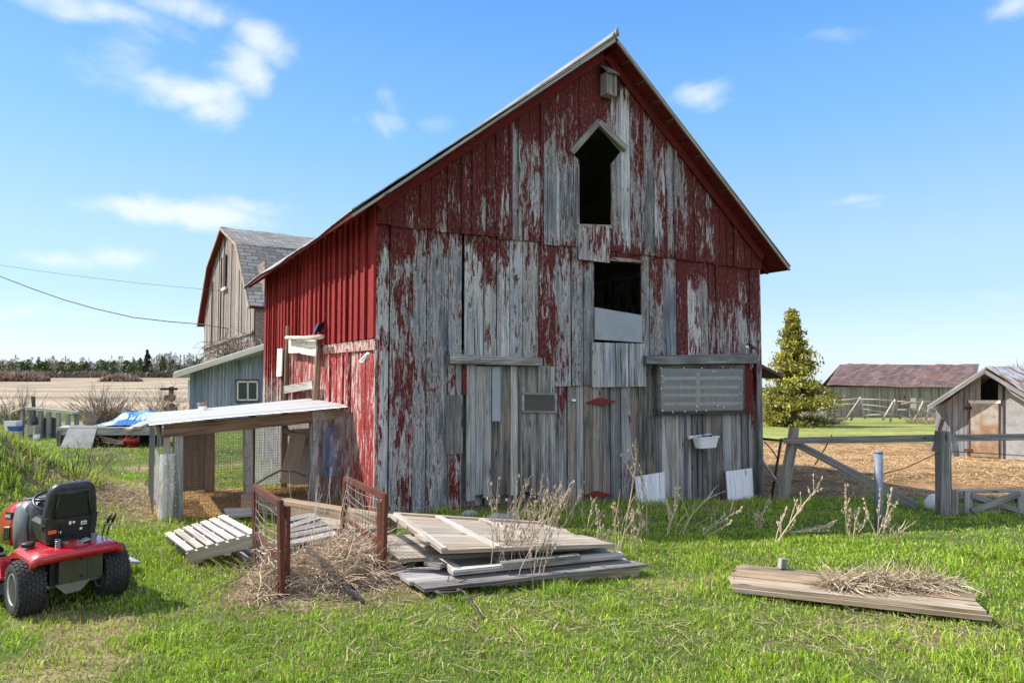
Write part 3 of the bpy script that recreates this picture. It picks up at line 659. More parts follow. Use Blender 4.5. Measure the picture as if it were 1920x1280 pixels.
for sgn, roof in ((-1, rl), (1, rr_)):
    rk = MB(); x1 = W/2+sgn*(W/2+OV-.01)
    ze = APEX+.02-SL*(W/2+OV-.01)
    rk.beam((W/2+sgn*.02, -FO+.012, APEX+.02), (x1, -FO+.012, ze+.0),   .024, .030, up=(0,0,1)); rk.build('rake_board', M['grey_wood'], roof, local=True)
    so = MB(); y0 = -FO+.03                                                      # sheathing ends seen under the overhang
    n = 13
    for i in range(n):
        u0, u1 = i/n, (i+1)/n-.012; q = []
        for u in (u0, u1):
            s = (W/2+OV-.03)*u; q.append((W/2+sgn*s, APEX+.04-SL*s-rng.uniform(.0, .012)))
        i0 = len(so.v); c = (.9, rng.random(), rng.random(), 1)
        for (x, z), yy in ((q[0], y0), (q[1], y0), (q[1], .3), (q[0], .3)): so.vert((x, yy, z), c)
        for (x, z), yy in ((q[0], y0), (q[1], y0), (q[1], .3), (q[0], .3)): so.vert((x, yy, z-.03), c)
        for f in ((0,1,2,3), (7,6,5,4), (0,4,5,1), (1,5,6,2), (2,6,7,3), (3,7,4,0)): so.face([i0+k for k in f])
    so.build('sheathing', M['trim_red'], roof, local=True)
    fr_ = MB(); s = W/2-.04
    fr_.beam((W/2+sgn*.03, -.062, APEX-.075), (W/2+sgn*(W/2-.0), -.062, APEX-SL*(W/2)-.055), .02, .13, up=(0,0,1), col=(.95,.5,.5,1)); fr_.build('frieze_board', M['trim_red'], roof, local=True)
    ea = MB(); x = W/2+sgn*(W/2+OV-.03); ea.beam((x, -FO+.03, ze+.02), (x, DEPTH+FO-.03, ze+.02), .02, .05, col=(.9,.5,.5,1)); 
    for i in range(16):
        y = .1+i*(DEPTH-.2)/15; ea.beam((W/2+sgn*(W/2-.0), y, APEX-SL*W/2-.01), (W/2+sgn*(W/2+OV-.04), y, ze+.0), .04, .06, col=(.9,.5,.5,1))
    ea.build('eave_board', M['trim_red'], roof, local=True)
rc = MB(); rc.beam((W/2, -FO-.02, APEX+.12), (W/2, DEPTH+FO, APEX+.12), .06, .05); rc.tube([(W/2,-FO+.02,APEX+.1),(W/2,-FO-.01,APEX+.2)], [.05,.015], 6); rc.build('ridge_cap', M['tin'], barn, local=True)
# lean-to on the far side
lt = MB(); LW = 2.35
lt.quad_slab([(W, 1.6, 2.45), (W, 6.2, 2.45), (W+LW+.35, 6.2, 1.5), (W+LW+.35, 1.6, 1.5)], .06); lt.build('lean_to_roof', M['dark_wood'], barn, local=True)
lt = MB(); E = edges(W, W+LW, .18, .26)
for s0, s1 in zip(E[:-1], E[1:]): plank(lt, s0, s1-.004, -1.2, lambda s: 2.38-.352*(s-W), 2.0, .03, rf=None)
E = edges(2.0, 6.0, .2, .3)
for s0, s1 in zip(E[:-1], E[1:]): plank(lt, s0, s1-.004, -1.2, 1.54, W+LW-.03, .03, rf=None, plane='side')
lt.build('lean_to_wall', M['dark_wood'], barn, local=True)

# birdhouse under the gable peak
s0, z0 = fac(1138, 165, .08); T = Matrix.Translation(C0) @ Matrix.Rotation(YAW, 4, 'Z')
bh = thing('birdhouse', 'narrow grey wooden birdhouse nailed under the gable peak', 'birdhouse', T @ Vector((s0, -.03, z0-.12)), YAW)
m = MB(); Wd = .085
m.obox((-Wd+.012, -.085, .14), (.012,0,0), (0,.07,0), (0,0,.15)); m.obox((Wd-.012, -.085, .14), (.012,0,0), (0,.07,0), (0,0,.15)); m.obox((0, -.03, .14), (Wd-.025,0,0), (0,.01,0), (0,0,.15)); m.obox((0, -.09, .0), (Wd-.025,0,0), (0,.06,0), (0,0,.012)); m.obox((-.028, -.145, .14), (.04,0,0), (0,.01,0), (0,0,.14)); m.obox((.048, -.145, .14), (.017,0,0), (0,.01,0), (0,0,.14))
m.build('box', M['grey_wood'], bh, local=True)
m = MB(); m.beam((0, -.02, .42), (0, -.19, .27), .21, .02, up=(0,0,1)); m.build('roof_board', M['grey_wood'], bh, local=True)
# bird-feeder like white planter hanging on the wall
s0, z0 = fac(1325, 828, .12); pl = thing('planter', 'white plastic planter trough hanging on the barn wall', 'planter', T @ Vector((s0, -.0, z0)), YAW)
def rrect(w, d, z, y0, n=5, r=.045):
    o = []
    for cx, cy, a0 in ((w-r, d-r, 0), (-w+r, d-r, 90), (-w+r, -d+r, 180), (w-r, -d+r, 270)):
        for i in range(n): a = R(a0+90*i/(n-1)); o.append((cx+r*math.cos(a), y0+cy+r*math.sin(a), z))
    return o
m = MB(); m.sections([rrect(.17,.07,-.085,-.1), rrect(.205,.085,.06,-.1), rrect(.22,.095,.062,-.1), rrect(.22,.095,.08,-.1), rrect(.205,.085,.08,-.1), rrect(.19,.075,.03,-.1)], False); m.build('trough', M['white'], pl, local=True)
m = MB(); m.sections([rrect(.19,.074,.032,-.1), rrect(.185,.07,.05,-.1)], False)
for i in range(60): a = Vector((rng.uniform(-.17,.17), -.1+rng.uniform(-.06,.06), .05)); m.tube([a, a+Vector((rng.uniform(-.05,.05), rng.uniform(-.04,.04), rng.uniform(.02,.07)))], .003, 3)
m.build('soil', M['soil'], pl, local=True)
m = MB(); m.tube([(-.26, -.02, .065), (.2, -.02, .085)], .022, 8); m.build('hanger_rail', M['white'], pl, local=True)
# solar lamp and cable by the right header
s0, z0 = fac(1402, 650, .08); sl_ = thing('solar_light', 'little black solar light with a dangling wire above the covered window', 'lamp', T @ Vector((s0, -.1, z0)), YAW)
m = MB(); m.obox((.04,-.03,.0), (.07,0,-.03), (0,.05,.01), (.006,0,.014)); m.build('panel', M['blackpl2'], sl_, local=True)
m = MB(); m.lathe([(.0,-.02),(.028,-.02),(.03,.03),(.0,.03)], (-.045,0,-.01), (0,0,1), 10); m.build('lamp_head', M['white'], sl_, local=True)
m = MB(); m.tube([(-.04,0,-.04), (-.07,0,-.12), (.06,.02,-.16), (.1,.05,-.35), (.16,.06,-.3), (.19,.08,-.16)], .004, 5); m.build('wire', M['white'], sl_, local=True)
# two pale boards leaning on the wall foot
for (pts, lab) in (([(1191,893),(1246,884),(1248,944),(1196,950)], 'white painted board leaning on the wall below the planter, left of the pair'), ([(1362,883),(1410,877),(1413,930),(1366,934)], 'white flaking board leaning at the right corner of the barn')):
    q = [fac(x, y, .1 if i < 2 else .22) for i, (x, y) in enumerate(pts)]; mb = MB()
    v = [T @ Vector((q[i][0], -(.1 if i < 2 else .22), q[i][1]-(.05 if i > 1 else 0))) for i in range(4)]
    mb.quad_slab([v[3], v[0], v[1], v[2]], .018); c = (v[2]+v[3])/2
    tag(mb.build('leaning_board', M['white_paint'], None, c), lab, 'board')
# ================================================================ chicken coop (frame: s along the front, k away from the camera)
CO = C0+B*1.0; TC = Matrix.Translation(CO) @ Matrix.Rotation(YAW, 4, 'Z')
coop = thing('chicken_coop', 'low wire chicken coop with pale corrugated roof beside the barn', 'coop', CO, YAW)
def cxy(px, py, k=0.0):                                                  # pixel -> (s, z) on the plane k behind the coop front
    d = ray(px, py); o = Vector((0,0,CAMZ)); t = ((CO+B*k)-o).dot(B)/d.dot(B); p = o+d*t; return ((p-CO).dot(A), p.z)
CL_, CD = -2.1, 1.55
zr = lambda s: cxy(283,797)[1]+(cxy(682,759)[1]-cxy(283,797)[1])*(s-cxy(283,797)[0])/(cxy(682,759)[0]-cxy(283,797)[0])
sL = cxy(283,797)[0]-.02; sR = -.02
m = MB(); pitch = .19
def croof(u, v):
    k = -.14+(CD+.3)*u; s = sL+(sR-sL)*v; ph = (k/pitch) % 1.0; rib = .024 if ph < .22 else 0
    return (s, k, zr(s)+.012+rib)
n = 120
for lay in (0, -.003):
    b0 = len(m.v)
    for i in range(n+1):
        u = i/n; w0 = croof(u, 0); w1 = croof(u, 1)
        for j in range(9):
            q = j/8; m.vert((w0[0]+(w1[0]-w0[0])*q, w0[1], w0[2]+(w1[2]-w0[2])*q+lay+.006*math.sin(5*q+u*3)))
    for i in range(n):
        for j in range(8): a = b0+i*9+j; m.face((a, a+9, a+10, a+1), [(i*.02,j*.2),((i+1)*.02,j*.2),((i+1)*.02,(j+1)*.2),(i*.02,(j+1)*.2)])
m.build('roof', M['coop_tin'], coop, local=True)
def cpost(px, py_top, py_bot, w, mat='grey_wood', k=0.0, d=.09, name='post'):
    s, z = cxy(px, py_bot, k); s2, _ = cxy(px, py_top, k); zt = zr(s2)-.02; zg = gzf(*(TC @ Vector((s, k, 0))).xy)-.06
    mb = MB(); mb.beam((s, k, zg), (s2, k, zt), w, d, up=(0,1,0), jit=.004); return mb.build(name, M[mat], coop, local=True)
for px, w in ((335, .09), (313, .06), (465, .09), (588, .09), (672, .11)): cpost(px, 790, 940, w)
for px, w, mt in ((393, .11, 'brown_wood'), (472, .075, 'brown_wood'), (533, .075, 'brown_wood')): cpost(px, 810, 900, w, mt, CD-.05, .07)
m = MB(); m.beam((sL+.14, -.03, zr(sL+.14)-.075), (sR-.02, -.03, zr(sR)-.085), .05, .13); m.build('front_beam', M['brown_wood'], coop, local=True)
m = MB(); m.beam((sL+.1, CD-.05, zr(sL)-.06), (sR, CD-.05, zr(sR)-.06), .05, .09); m.build('rear_beam', M['brown_wood'], coop, local=True)
m = MB(); m.beam((sL+.1, 0, zr(sL)-.06), (sL+.1, CD, zr(sL)-.06), .05, .08); m.build('end_beam', M['brown_wood'], coop, local=True)
p, q = cxy(533, 805, CD-.1), cxy(600, 842, CD-.4); m = MB(); m.beam((p[0], CD-.1, p[1]), (q[0], CD-.4, q[1]), .03, .07); m.build('brace', M['grey_wood'], coop, local=True)
a, b = cxy(341, 800, CD-.03), cxy(385, 915, CD-.03); m = MB(); m.obox(((a[0]+b[0])/2, CD-.01, (a[1]+b[1])/2-.02), ((b[0]-a[0])/2, 0, 0), (0, .006, 0), (0, 0, abs(a[1]-b[1])/2)); m.build('board_panel', M['brown_wood'], coop, local=True)
# washers on posts
m = MB(); m.lathe([(.013,0),(.013,.004),(.004,.007)], (0,0,0), (0,-1,0), 8); was = None
for x, ys in ((330, (828,853,872,884,905,931,948)), (464, (830,855,876,880,908)), (588, (824,870,875,900,912))):
    for y in ys:
        s, z = cxy(x+rng.uniform(-2,2), y, -.05)
        if was is None: was = m.build('washer', M['alu'], coop, local=True); q = was
        else: q = was.copy(); COL.objects.link(q); q.parent = coop
        q.location = (s, -.05, z)
def meshpanel(name, o, u, v, lu, lv, sp, r, mat, parent, wob=0.0):
    mb = MB(); o, u, v = Vector(o), Vector(u).normalized(), Vector(v).normalized()
    nrm = u.cross(v); W2 = lambda a, b: o+u*a+v*b+nrm*(wob*math.sin(3.1*a*3+2*b*4)+wob*.6*math.sin(9*a-5*b))
    i = 0.0
    while i <= lu+1e-6:
        mb.tube([W2(i, lv*t/5) for t in range(6)] if wob else [W2(i, 0), W2(i, lv)], r, 3, cap=False, smooth=False); i += sp
    i = 0.0
    while i <= lv+1e-6:
        mb.tube([W2(lu*t/5, i) for t in range(6)] if wob else [W2(0, i), W2(lu, i)], r, 3, cap=False, smooth=False); i += sp
    return mb.build(name, M[mat], parent, local=True)
gl = gzf(*(TC @ Vector((CL_, 0, 0))).xy)
meshpanel('wire_mesh', (sL+.14, -.012, gl+.02), (1,0,0), (0,0,1), sR-sL-.2, .92, .03, .0014, 'wire', coop)
meshpanel('wire_mesh', (sL+.14, CD-.02, gl+.02), (1,0,0), (0,0,1), sR-sL-.2, .92, .03, .0014, 'wire', coop)
meshpanel('wire_mesh', (sL+.06, 0, gl+.02), (0,1,0), (0,0,1), CD, .9, .03, .0014, 'wire', coop)
def sheet(name, s0, s1, z0, z1, k, fold, parent=coop, axis='s', nu=26, nv=22, amp=.03):
    mb = MB(); ph = rng.random()*6
    def fn(u, v):
        a = s0+(s1-s0)*u; z = z0+(z1-z0)*v; sp = 1-.35*(1-v)*fold*(u-.5)*2
        off = amp*(math.sin(11*u+3*v+ph)*.5+math.sin(23*u-6*v+ph*2)*.3+.6*math.sin(5*v+4*u+ph))*(1-.75*v)+rng.uniform(-.004,.004)
        return (a+.04*math.sin(7*v+ph)*(1-v)*fold, k-abs(off)-.01, z) if axis == 's' else (k-abs(off)-.01, a, z)
    mb.grid(fn, nu, nv, True); return mb.build(name, M['film'], parent, local=True)
a = cxy(583, 790); b = cxy(676, 770); sheet('plastic_sheet', a[0], b[0], .0, zr(b[0])-.04, -.06, 1)
a = cxy(299, 850); b = cxy(327, 850); sheet('end_sheet', a[0], b[0], -.02, a[1], -.055, .2, nu=10, amp=.012).data.materials[0] = M['film_white']; sheet('end_sheet', -.05, CD*.75, .0, zr(sL)-.35, a[0]+.02, .4, axis='k', amp=.015).data.materials[0] = M['film_white']
a = cxy(476, 800, CD+.02); b = cxy(592, 800, CD+.02); sheet('rear_sheet', a[0], b[0], .05, zr(b[0])-.1, CD+.04, .3, amp=.02).data.materials[0] = M['film_white']
bs = MB(); a = cxy(607, 800, .55); b = cxy(668, 888, .55)
bs.grid(lambda u, v: (a[0]+(b[0]-a[0])*u, .55+.05*math.sin(9*u+3*v)*(1-v), b[1]+(a[1]-b[1])*v), 16, 12); tag(bs.build('blue_cloth', M['bluetarp'], None, local=True), 'blue cloth hanging inside the coop behind clear plastic', 'cloth').matrix_world = TC
bs = MB(); bs.beam((cxy(540,800,1.2)[0], 1.2, .1), (cxy(560,800,1.2)[0], 1.2, .75), .2, .03, up=(0,1,0)); 
for i in range(5): bs.beam((cxy(560+i*16,800,1.3)[0], 1.3, .05), (cxy(560+i*16,800,1.3)[0]+rng.uniform(-.05,.05), 1.42, .8), .15, .02, up=(0,1,0))
bs.build('rear_boards', M['cream'], coop, local=True)
# paint can on the coop roof
zz = TC @ Vector((cxy(380,755,CD-.2)[0], CD-.2, zr(cxy(380,755,CD-.2)[0])+.03)); can = thing('paint_can', 'small tin with red lid standing on the coop roof', 'can', zz)
m = MB(); m.lathe([(.05,0),(.052,.005),(.052,.05),(.05,.055)], (0,0,0), (0,0,1), 16); m.build('tin', M['white'], can, local=True)
m = MB(); m.lathe([(.064,.055),(.066,.06),(.066,.09),(.06,.095)], (0,0,0), (0,0,1), 16); m.build('lid', M['trim_red'], can, local=True)

# ================================================================ riding mower (frame: x to its right, y forward)
wl = G(45, 1146); wr_ = G(212, 1114); wl.z = gzf(wl.x, wl.y); ax = (wr_-wl); ax.z = 0; track = ax.length; ax.normalize(); rz = math.atan2(ax.y, ax.x)+R(10)
mid = (wl+wr_)/2+Vector((-.012,0,0)); mow = thing('riding_mower', 'red and black riding lawn mower seen from behind on the grass', 'mower', (mid.x, mid.y, gzf(mid.x, mid.y)), rz)
S = track/.66*.98                                                            # its own scale
def rear_wheel(x):
    w = MB(); tw = .102; r = .235
    prof = [(.13,-tw*.86),(.15,-tw),(.20,-tw*1.02),(.224,-tw*.9),(.232,-tw*.6),(r,0),(.232,tw*.6),(.224,tw*.9),(.20,tw*1.02),(.15,tw),(.13,tw*.86)]
    w.lathe(prof, (0,0,0), (1,0,0), 40)
    for row in range(7):
        xx = (row-3)*tw*.285
        for i in range(30):
            a = 2*math.pi*(i+(row % 2)*.5)/30; rad = r-.001-abs(row-3)**2*.0011; nn = Vector((.05*(row-3), math.cos(a), math.sin(a))).normalized(); t = Vector((.22*(1 if row % 2 else -1), -math.sin(a), math.cos(a))).normalized()
            w.obox(Vector((xx, math.cos(a)*rad, math.sin(a)*rad)), nn.cross(t).normalized()*.0122, nn*.009, t*.0185)
    tyre_m = w
    rm = MB(); rm.lathe([(.0,-.055),(.03,-.06),(.06,-.05),(.10,-.06),(.128,-.09),(.135,-.1),(.135,.1),(.128,.09),(.10,.05),(.05,.055),(.0,.06)], (0,0,0), (1,0,0), 28)
    return tyre_m, rm
wheels = []
tm, rm = rear_wheel(0)
def place_s(o, loc): o.scale = (S,S,S); o.location = Vector(loc)*S
def mpart(mb, name, mat, parent=None):
    if parent is None: mb.v = [(a*S, b*S, c*S) for a, b, c in mb.v]; return mb.build(name, M[mat], mow, local=True)
    mb.v = [(a*S, b*S, c*S) for a, b, c in mb.v]; return mb.build(name, M[mat], parent, local=True)
t0 = mpart(tm, 'rear_wheel', 'rubber'); r0 = mpart(rm, 'rim', 'rim', t0); t0.location = (-.33*S, 0, .225*S)
t1 = copy_tree(t0, mow); t1.location = (.33*S, 0, .225*S)
fw = MB(); fw.lathe([(.07,-.07),(.09,-.075),(.155,-.07),(.168,-.04),(.17,0),(.168,.04),(.155,.07),(.09,.075),(.07,.07)], (0,0,0), (1,0,0), 28)
f0 = mpart(fw, 'front_wheel', 'rubber'); rm2 = MB(); rm2.lathe([(.0,-.04),(.05,-.04),(.075,-.065),(.075,.065),(.05,.04),(.0,.04)], (0,0,0), (1,0,0), 20); mpart(rm2, 'rim', 'rim', f0); f0.location = (-.36*S, 1.22*S, .165*S)
f1 = copy_tree(f0, mow); f1.location = (.36*S, 1.22*S, .165*S)
# fender deck: swept section along x
def fend_section(x):
    ax_ = abs(x); top = .54-.015*(ax_/.47)**2; drop = .0 if ax_ < .40 else (ax_-.40)*.5; back = -.27+.05*(ax_/.47)**3; fr = .42
    return [(x, back, top-.085-drop), (x, back-.018, top-.05-drop), (x, back-.012, top-.018-drop), (x, back+.02, top-drop), (x, back+.10, top+.002-drop), (x, .10, top-drop), (x, fr-.12, top-.005-drop), (x, fr-.03, top-.05-drop), (x, fr, top-.14-drop), (x, fr+.02, top-.22-drop), (x, fr+.0, top-.225-drop), (x, fr-.05, top-.08-drop), (x, .1, top-.03-drop), (x, back+.03, top-.03-drop), (x, back+.012, top-.085-drop)]
fd = MB(); fd.sections([fend_section(-.47+.94*i/24) for i in range(25)], True); fd.v = [(x*.76, y, z) for x, y, z in fd.v]
for sg_ in ():
    pts = [(.47*sg_, -.22, .515), (.47*sg_, .36, .50), (.475*sg_, .40, .34), (.47*sg_, .26, .47), (.47*sg_, -.1, .485), (.47*sg_, -.2, .45)]
    i0 = len(fd.v)
    for dx in (0, .012*sg_):
        for p_ in pts: fd.vert((p_[0]+dx, p_[1], p_[2]))
    n_ = len(pts); fd.face(range(i0, i0+n_)); fd.face(list(range(i0+n_, i0+2*n_))[::-1])
    for k in range(n_): fd.face((i0+k, i0+(k+1)%n_, i0+n_+(k+1)%n_, i0+n_+k))
fend = mpart(fd, 'fender', 'mred')
for sg_ in (-1, 1):
    fb = MB(); fb.obox((.43*sg_, .62, .24), (.09,0,0), (0,0,.012), (0,.26,.0)); fb.obox((.37*sg_, .42, .32), (.05,0,0), (0,.02,0), (0,.03,.1)); mpart(fb, 'footboard', 'mred' if sg_ < 0 else 'blackpl')
# seat : back shell leaning backward, rounded rectangle loft
def rr2(w, h, cx, cz, y, r=.09, n=6, tilt=0.0, taper=0.0):
    o = []
    for sx_, sz_, a0 in ((w-r, h-r, 0), (-w+r, h-r, 90), (-w+r, -h+r, 180), (w-r, -h+r, 270)):
        for i in range(n):
            a = R(a0+90*i/(n-1)); X = sx_+r*math.cos(a); Z = sz_+r*math.sin(a); X *= 1-taper*(Z/h)
            o.append((cx+X, y-Z*tilt, cz+Z))
    return o
st_ = MB(); cz = .86; TL = .14
st_.sections([rr2(.175,.175,0,cz,-.035,.07,tilt=TL,taper=.12), rr2(.205,.205,0,cz,-.035,.08,tilt=TL,taper=.12), rr2(.222,.225,0,cz,-.01,.09,tilt=TL,taper=.12), rr2(.225,.23,0,cz,.05,.095,tilt=TL,taper=.12), rr2(.20,.2,0,cz,.095,.09,tilt=TL,taper=.12), rr2(.14,.14,0,cz,.10,.07,tilt=TL,taper=.12)][::-1], True)
st_.sections([[(x, y, .55) for x, y in [(-.19,.05),(-.18,.03),(.18,.03),(.19,.05),(.19,.36),(.15,.42),(-.15,.42),(-.19,.36)]], [(x, y, .73) for x, y in [(-.235,-.0),(-.215,-.02),(.215,-.02),(.235,.0),(.235,.37),(.19,.44),(-.19,.44),(-.235,.37)]], [(x, y, .76) for x, y in [(-.2,.02),(-.19,.01),(.19,.01),(.2,.02),(.2,.35),(.16,.40),(-.16,.40),(-.2,.35)]]], False)
for sg_ in (-1, 1): st_.beam((.19*sg_, .05, .60), (.205*sg_, .03, .80), .05, .13, up=(0,1,0))
st_.v = [(x*.9, y, z) for x, y, z in st_.v]; seat = mpart(st_, 'seat', 'blackpl')
sp = MB(); sp.sections([rr2(.150,.125,.0,.90,-.046,.03,tilt=TL,taper=.08), rr2(.145,.11,.0,.90,-.050,.03,tilt=TL,taper=.08)], False); mpart(sp, 'recess_panel', 'blackpl2', seat)
rb = MB(); rb.tube([(.155,-.035,.78),(.145,-.065,.88),(.13,-.075,1.0)], .009, 6); rb.tube([(-.155,-.035,.78),(-.145,-.065,.88),(-.13,-.075,1.0)], .009, 6); rb.tube([(-.13,-.075,1.0),(.13,-.075,1.0)], .008, 6); rb.v = [(x*.9, y, z) for x, y, z in rb.v]; mpart(rb, 'rib', 'blackpl', seat)
us = MB(); us.obox((0,.022,.655), (.165,0,0), (0,.035,0), (0,0,.10)); us.obox((0,-.005,.62), (.06,0,0), (0,.012,0), (0,0,.05)); mpart(us, 'seat_base', 'blackmetal', seat)
def sticker(x, z, w, h, mat, y=-.0315): mb = MB(); mb.obox((x, y, z), (w,0,0), (0,.003,0), (0,0,h)); mpart(mb, 'sticker', mat, seat)
sticker(-.152,.668,.032,.016,'orange',-.032); sticker(-.012,.725,.009,.015,'white',-.02); sticker(.018,.727,.009,.009,'white',-.02); sticker(.098,.71,.023,.016,'white',-.02); sticker(.075,.66,.010,.010,'white',-.02); sticker(-.09,.655,.011,.011,'white',-.02)
tx = MB()
for k in range(3): tx.obox((.086+k*.0125,-.0245,.709), (.004,0,0), (0,.001,0), (0,0,.0075))
mpart(tx, 'lettering', 'blackmetal', seat)
for x in (-.13, .15):
    sg_ = MB(); pts = [Vector((x+.019*math.cos(a), -.12+.019*math.sin(a), .53+.085*a/(2*math.pi*5.5))) for a in np.linspace(0, 2*math.pi*5.5, 80)]; sg_.tube(pts, .0042, 5); mpart(sg_, 'spring', 'alu')
fc = MB(); fc.lathe([(.05,0),(.052,.03),(.045,.036),(0,.036)], (-.29,.12,.545), (0,0,1), 20); mpart(fc, 'fuel_cap', 'blackpl')
kn = MB(); kn.lathe([(.0,0),(.03,.0),(.034,.03),(.02,.05),(0,.05)], (.19,.02,.545), (0,0,1), 14); mpart(kn, 'knob', 'blackpl')
ce = MB(); ce.obox((0,-.06,.55), (.07,0,0), (0,.05,0), (0,0,.02)); ce.obox((.07,-.08,.56), (.04,0,.01), (0,.03,0), (0,0,.012)); mpart(ce, 'bracket', 'alu')
for k, x in enumerate((.30, .34)):
    lv = MB(); lv.tube([(x,.12,.53),(x+.01,.10,.62),(x+.035,.08,.66)], .006, 6); lv.lathe([(.0,0),(.012,.005),(.017,.04),(.013,.085),(0,.09)], (x+.028,.085,.645), (.3,-.15,1), 10); mpart(lv, 'lever', 'blackpl')
# rear plate, axle, deck, chassis
rp = MB(); rp.obox((.02,-.235,.365), (.17,0,0), (0,.006,0), (0,0,.115))
for x in (-.06, .06): rp.obox((.02+x,-.243,.365), (.010,0,0), (0,.004,0), (0,0,.112))
mpart(rp, 'rear_plate', 'olive')
for z in (.29, .44):
    h_ = MB(); h_.lathe([(.0,0),(.011,0),(.011,.004),(.0,.004)], (.02,-.246,z), (0,-1,0), 10); mpart(h_, 'bolt', 'blackmetal')
axl = MB(); axl.tube([(-.28,-.05,.2),(-.12,-.05,.2)], .03, 10); axl.tube([(.12,-.05,.2),(.28,-.05,.2)], .03, 10); axl.sections([[( -.13+.26*i/4*0, 0,0) for i in range(1)]*1] if False else [[(-.15,-.12,.22),(.15,-.12,.22),(.15,.1,.25),(-.15,.1,.25)], [(-.06,-.11,.12),(.06,-.11,.12),(.06,.08,.13),(-.06,.08,.13)]], False); mpart(axl, 'axle', 'alu')
ch = MB(); ch.obox((0,.3,.32), (.16,0,0), (0,.5,0), (0,0,.06)); ch.obox((0,-.02,.33), (.2,0,0), (0,.16,0), (0,0,.1)); ch.beam((-.36,1.22,.19), (.36,1.22,.19), .05, .06); ch.tube([(-.24,-.2,.36),(-.25,.0,.25)], .02, 6); mpart(ch, 'chassis', 'blackmetal')
dk = MB(); dk.sections([[(x*1.0, .62+y, .10) for x, y in [(-.52,-.2),(-.3,-.3),(.3,-.3),(.52,-.2),(.52,.2),(.3,.3),(-.3,.3),(-.52,.2)]], [(x*.95, .62+y*.95, .2) for x, y in [(-.52,-.2),(-.3,-.3),(.3,-.3),(.52,-.2),(.52,.2),(.3,.3),(-.3,.3),(-.52,.2)]], [(x*.6, .62+y*.6, .23) for x, y in [(-.52,-.2),(-.3,-.3),(.3,-.3),(.52,-.2),(.52,.2),(.3,.3),(-.3,.3),(-.52,.2)]]], False)
mpart(dk, 'mower_deck', 'blackpl'); dc = MB(); dc.obox((.60,.5,.16), (.13,0,-.03), (0,.14,0), (.01,0,.012)); mpart(dc, 'discharge_chute', 'lead')
# hood, grille, side panel, dash, steering wheel
hd = MB()
def hsec(y, w, zt, zb): return [(-w,y,zb),(-w-.01,y,(zb+zt)/2),(-w*.96,y,zt-.06),(-w*.72,y,zt-.012),(0,y,zt),(w*.72,y,zt-.012),(w*.96,y,zt-.06),(w+.01,y,(zb+zt)/2),(w,y,zb)]
hd.sections([hsec(.80,.23,.83,.42), hsec(.98,.235,.82,.40), hsec(1.2,.235,.78,.38), hsec(1.36,.225,.72,.36), hsec(1.46,.2,.62,.36), hsec(1.5,.17,.5,.38)], True); hood = mpart(hd, 'hood', 'mred')
sp_ = MB(); sp_.sections([hsec(.56,.2,.80,.42), hsec(.7,.235,.86,.40), hsec(.805,.24,.845,.40)], True); mpart(sp_, 'side_panel', 'mgrey')
for k in range(4): v_ = MB(); v_.obox((-.246,.93+k*.055,.53-.01*k), (.006,0,0), (0,.016,.006), (0,-.012,.06)); mpart(v_, 'vent', 'blackpl2', hood)
bd = MB(); bd.obox((-.238,.98,.685), (.008,0,-.003), (0,.11,-.012), (0,0,.035)); badge = mpart(bd, 'badge', 'blackpl2', hood)
tx = MB()
for k in range(5): tx.obox((-.250,.905+k*.036,.692-.004*k), (.002,0,0), (0,.012,0), (0,0,.014)); 
mpart(tx, 'lettering', 'rim', hood)
tp = MB(); tp.obox((0,1.05,.815), (.10,0,0), (0,.16,-.02), (0,0,.006)); mpart(tp, 'hood_stripe', 'mgrey', hood)
for x in (-.16, .16): hl = MB(); hl.obox((x,1.485,.47), (.05,0,0), (0,.03,0), (0,0,.045)); mpart(hl, 'headlight', 'white', hood)
da = MB(); da.sections([hsec(.42,.12,.72,.35), hsec(.5,.17,.86,.40), hsec(.62,.2,.88,.40)], True); mpart(da, 'dashboard', 'blackpl')
sw_ = MB(); c_ = Vector((0,.46,.86)); n_ = Vector((0,-.45,.9)).normalized(); xx = Vector((1,0,0)); yy = n_.cross(xx)
sw_.tube([c_+(xx*math.cos(a)+yy*math.sin(a))*.17 for a in np.linspace(0, 2*math.pi, 33)], .015, 8)
for a in (R(20), R(160), R(270)): sw_.tube([c_, c_+(xx*math.cos(a)+yy*math.sin(a))*.165], .013, 6)
sw_.tube([c_-n_*.2, c_+n_*.02], .03, 8); mpart(sw_, 'steering_wheel', 'blackpl')
for pts_c in ([(-.1,-.02,.60),(-.02,-.05,.64),(.03,-.03,.60),(.06,-.08,.57)], [(-.16,-.03,.57),(-.12,-.06,.62),(-.08,-.035,.70)], [(-.2,-.1,.40),(-.2,-.16,.33),(-.18,-.12,.26)]):
    cb = MB(); cb.tube(pts_c, .006, 5); mpart(cb, 'cable', 'blackmetal')
rg = MB(); rg.obox((-.03,-.085,.555), (.05,0,.01), (0,.04,0), (0,0,.016)); mpart(rg, 'latch', 'mred')
ex = MB(); ex.tube([(-.3,1.0,.36),(-.3,1.2,.35)], .035, 8); ex.tube([(-.42,.5,.30),(-.42,.52,.42)], .012, 6); ex.obox((-.42,.5,.43), (.05,0,0), (0,.05,0), (0,0,.008)); mpart(ex, 'pedal', 'blackmetal')

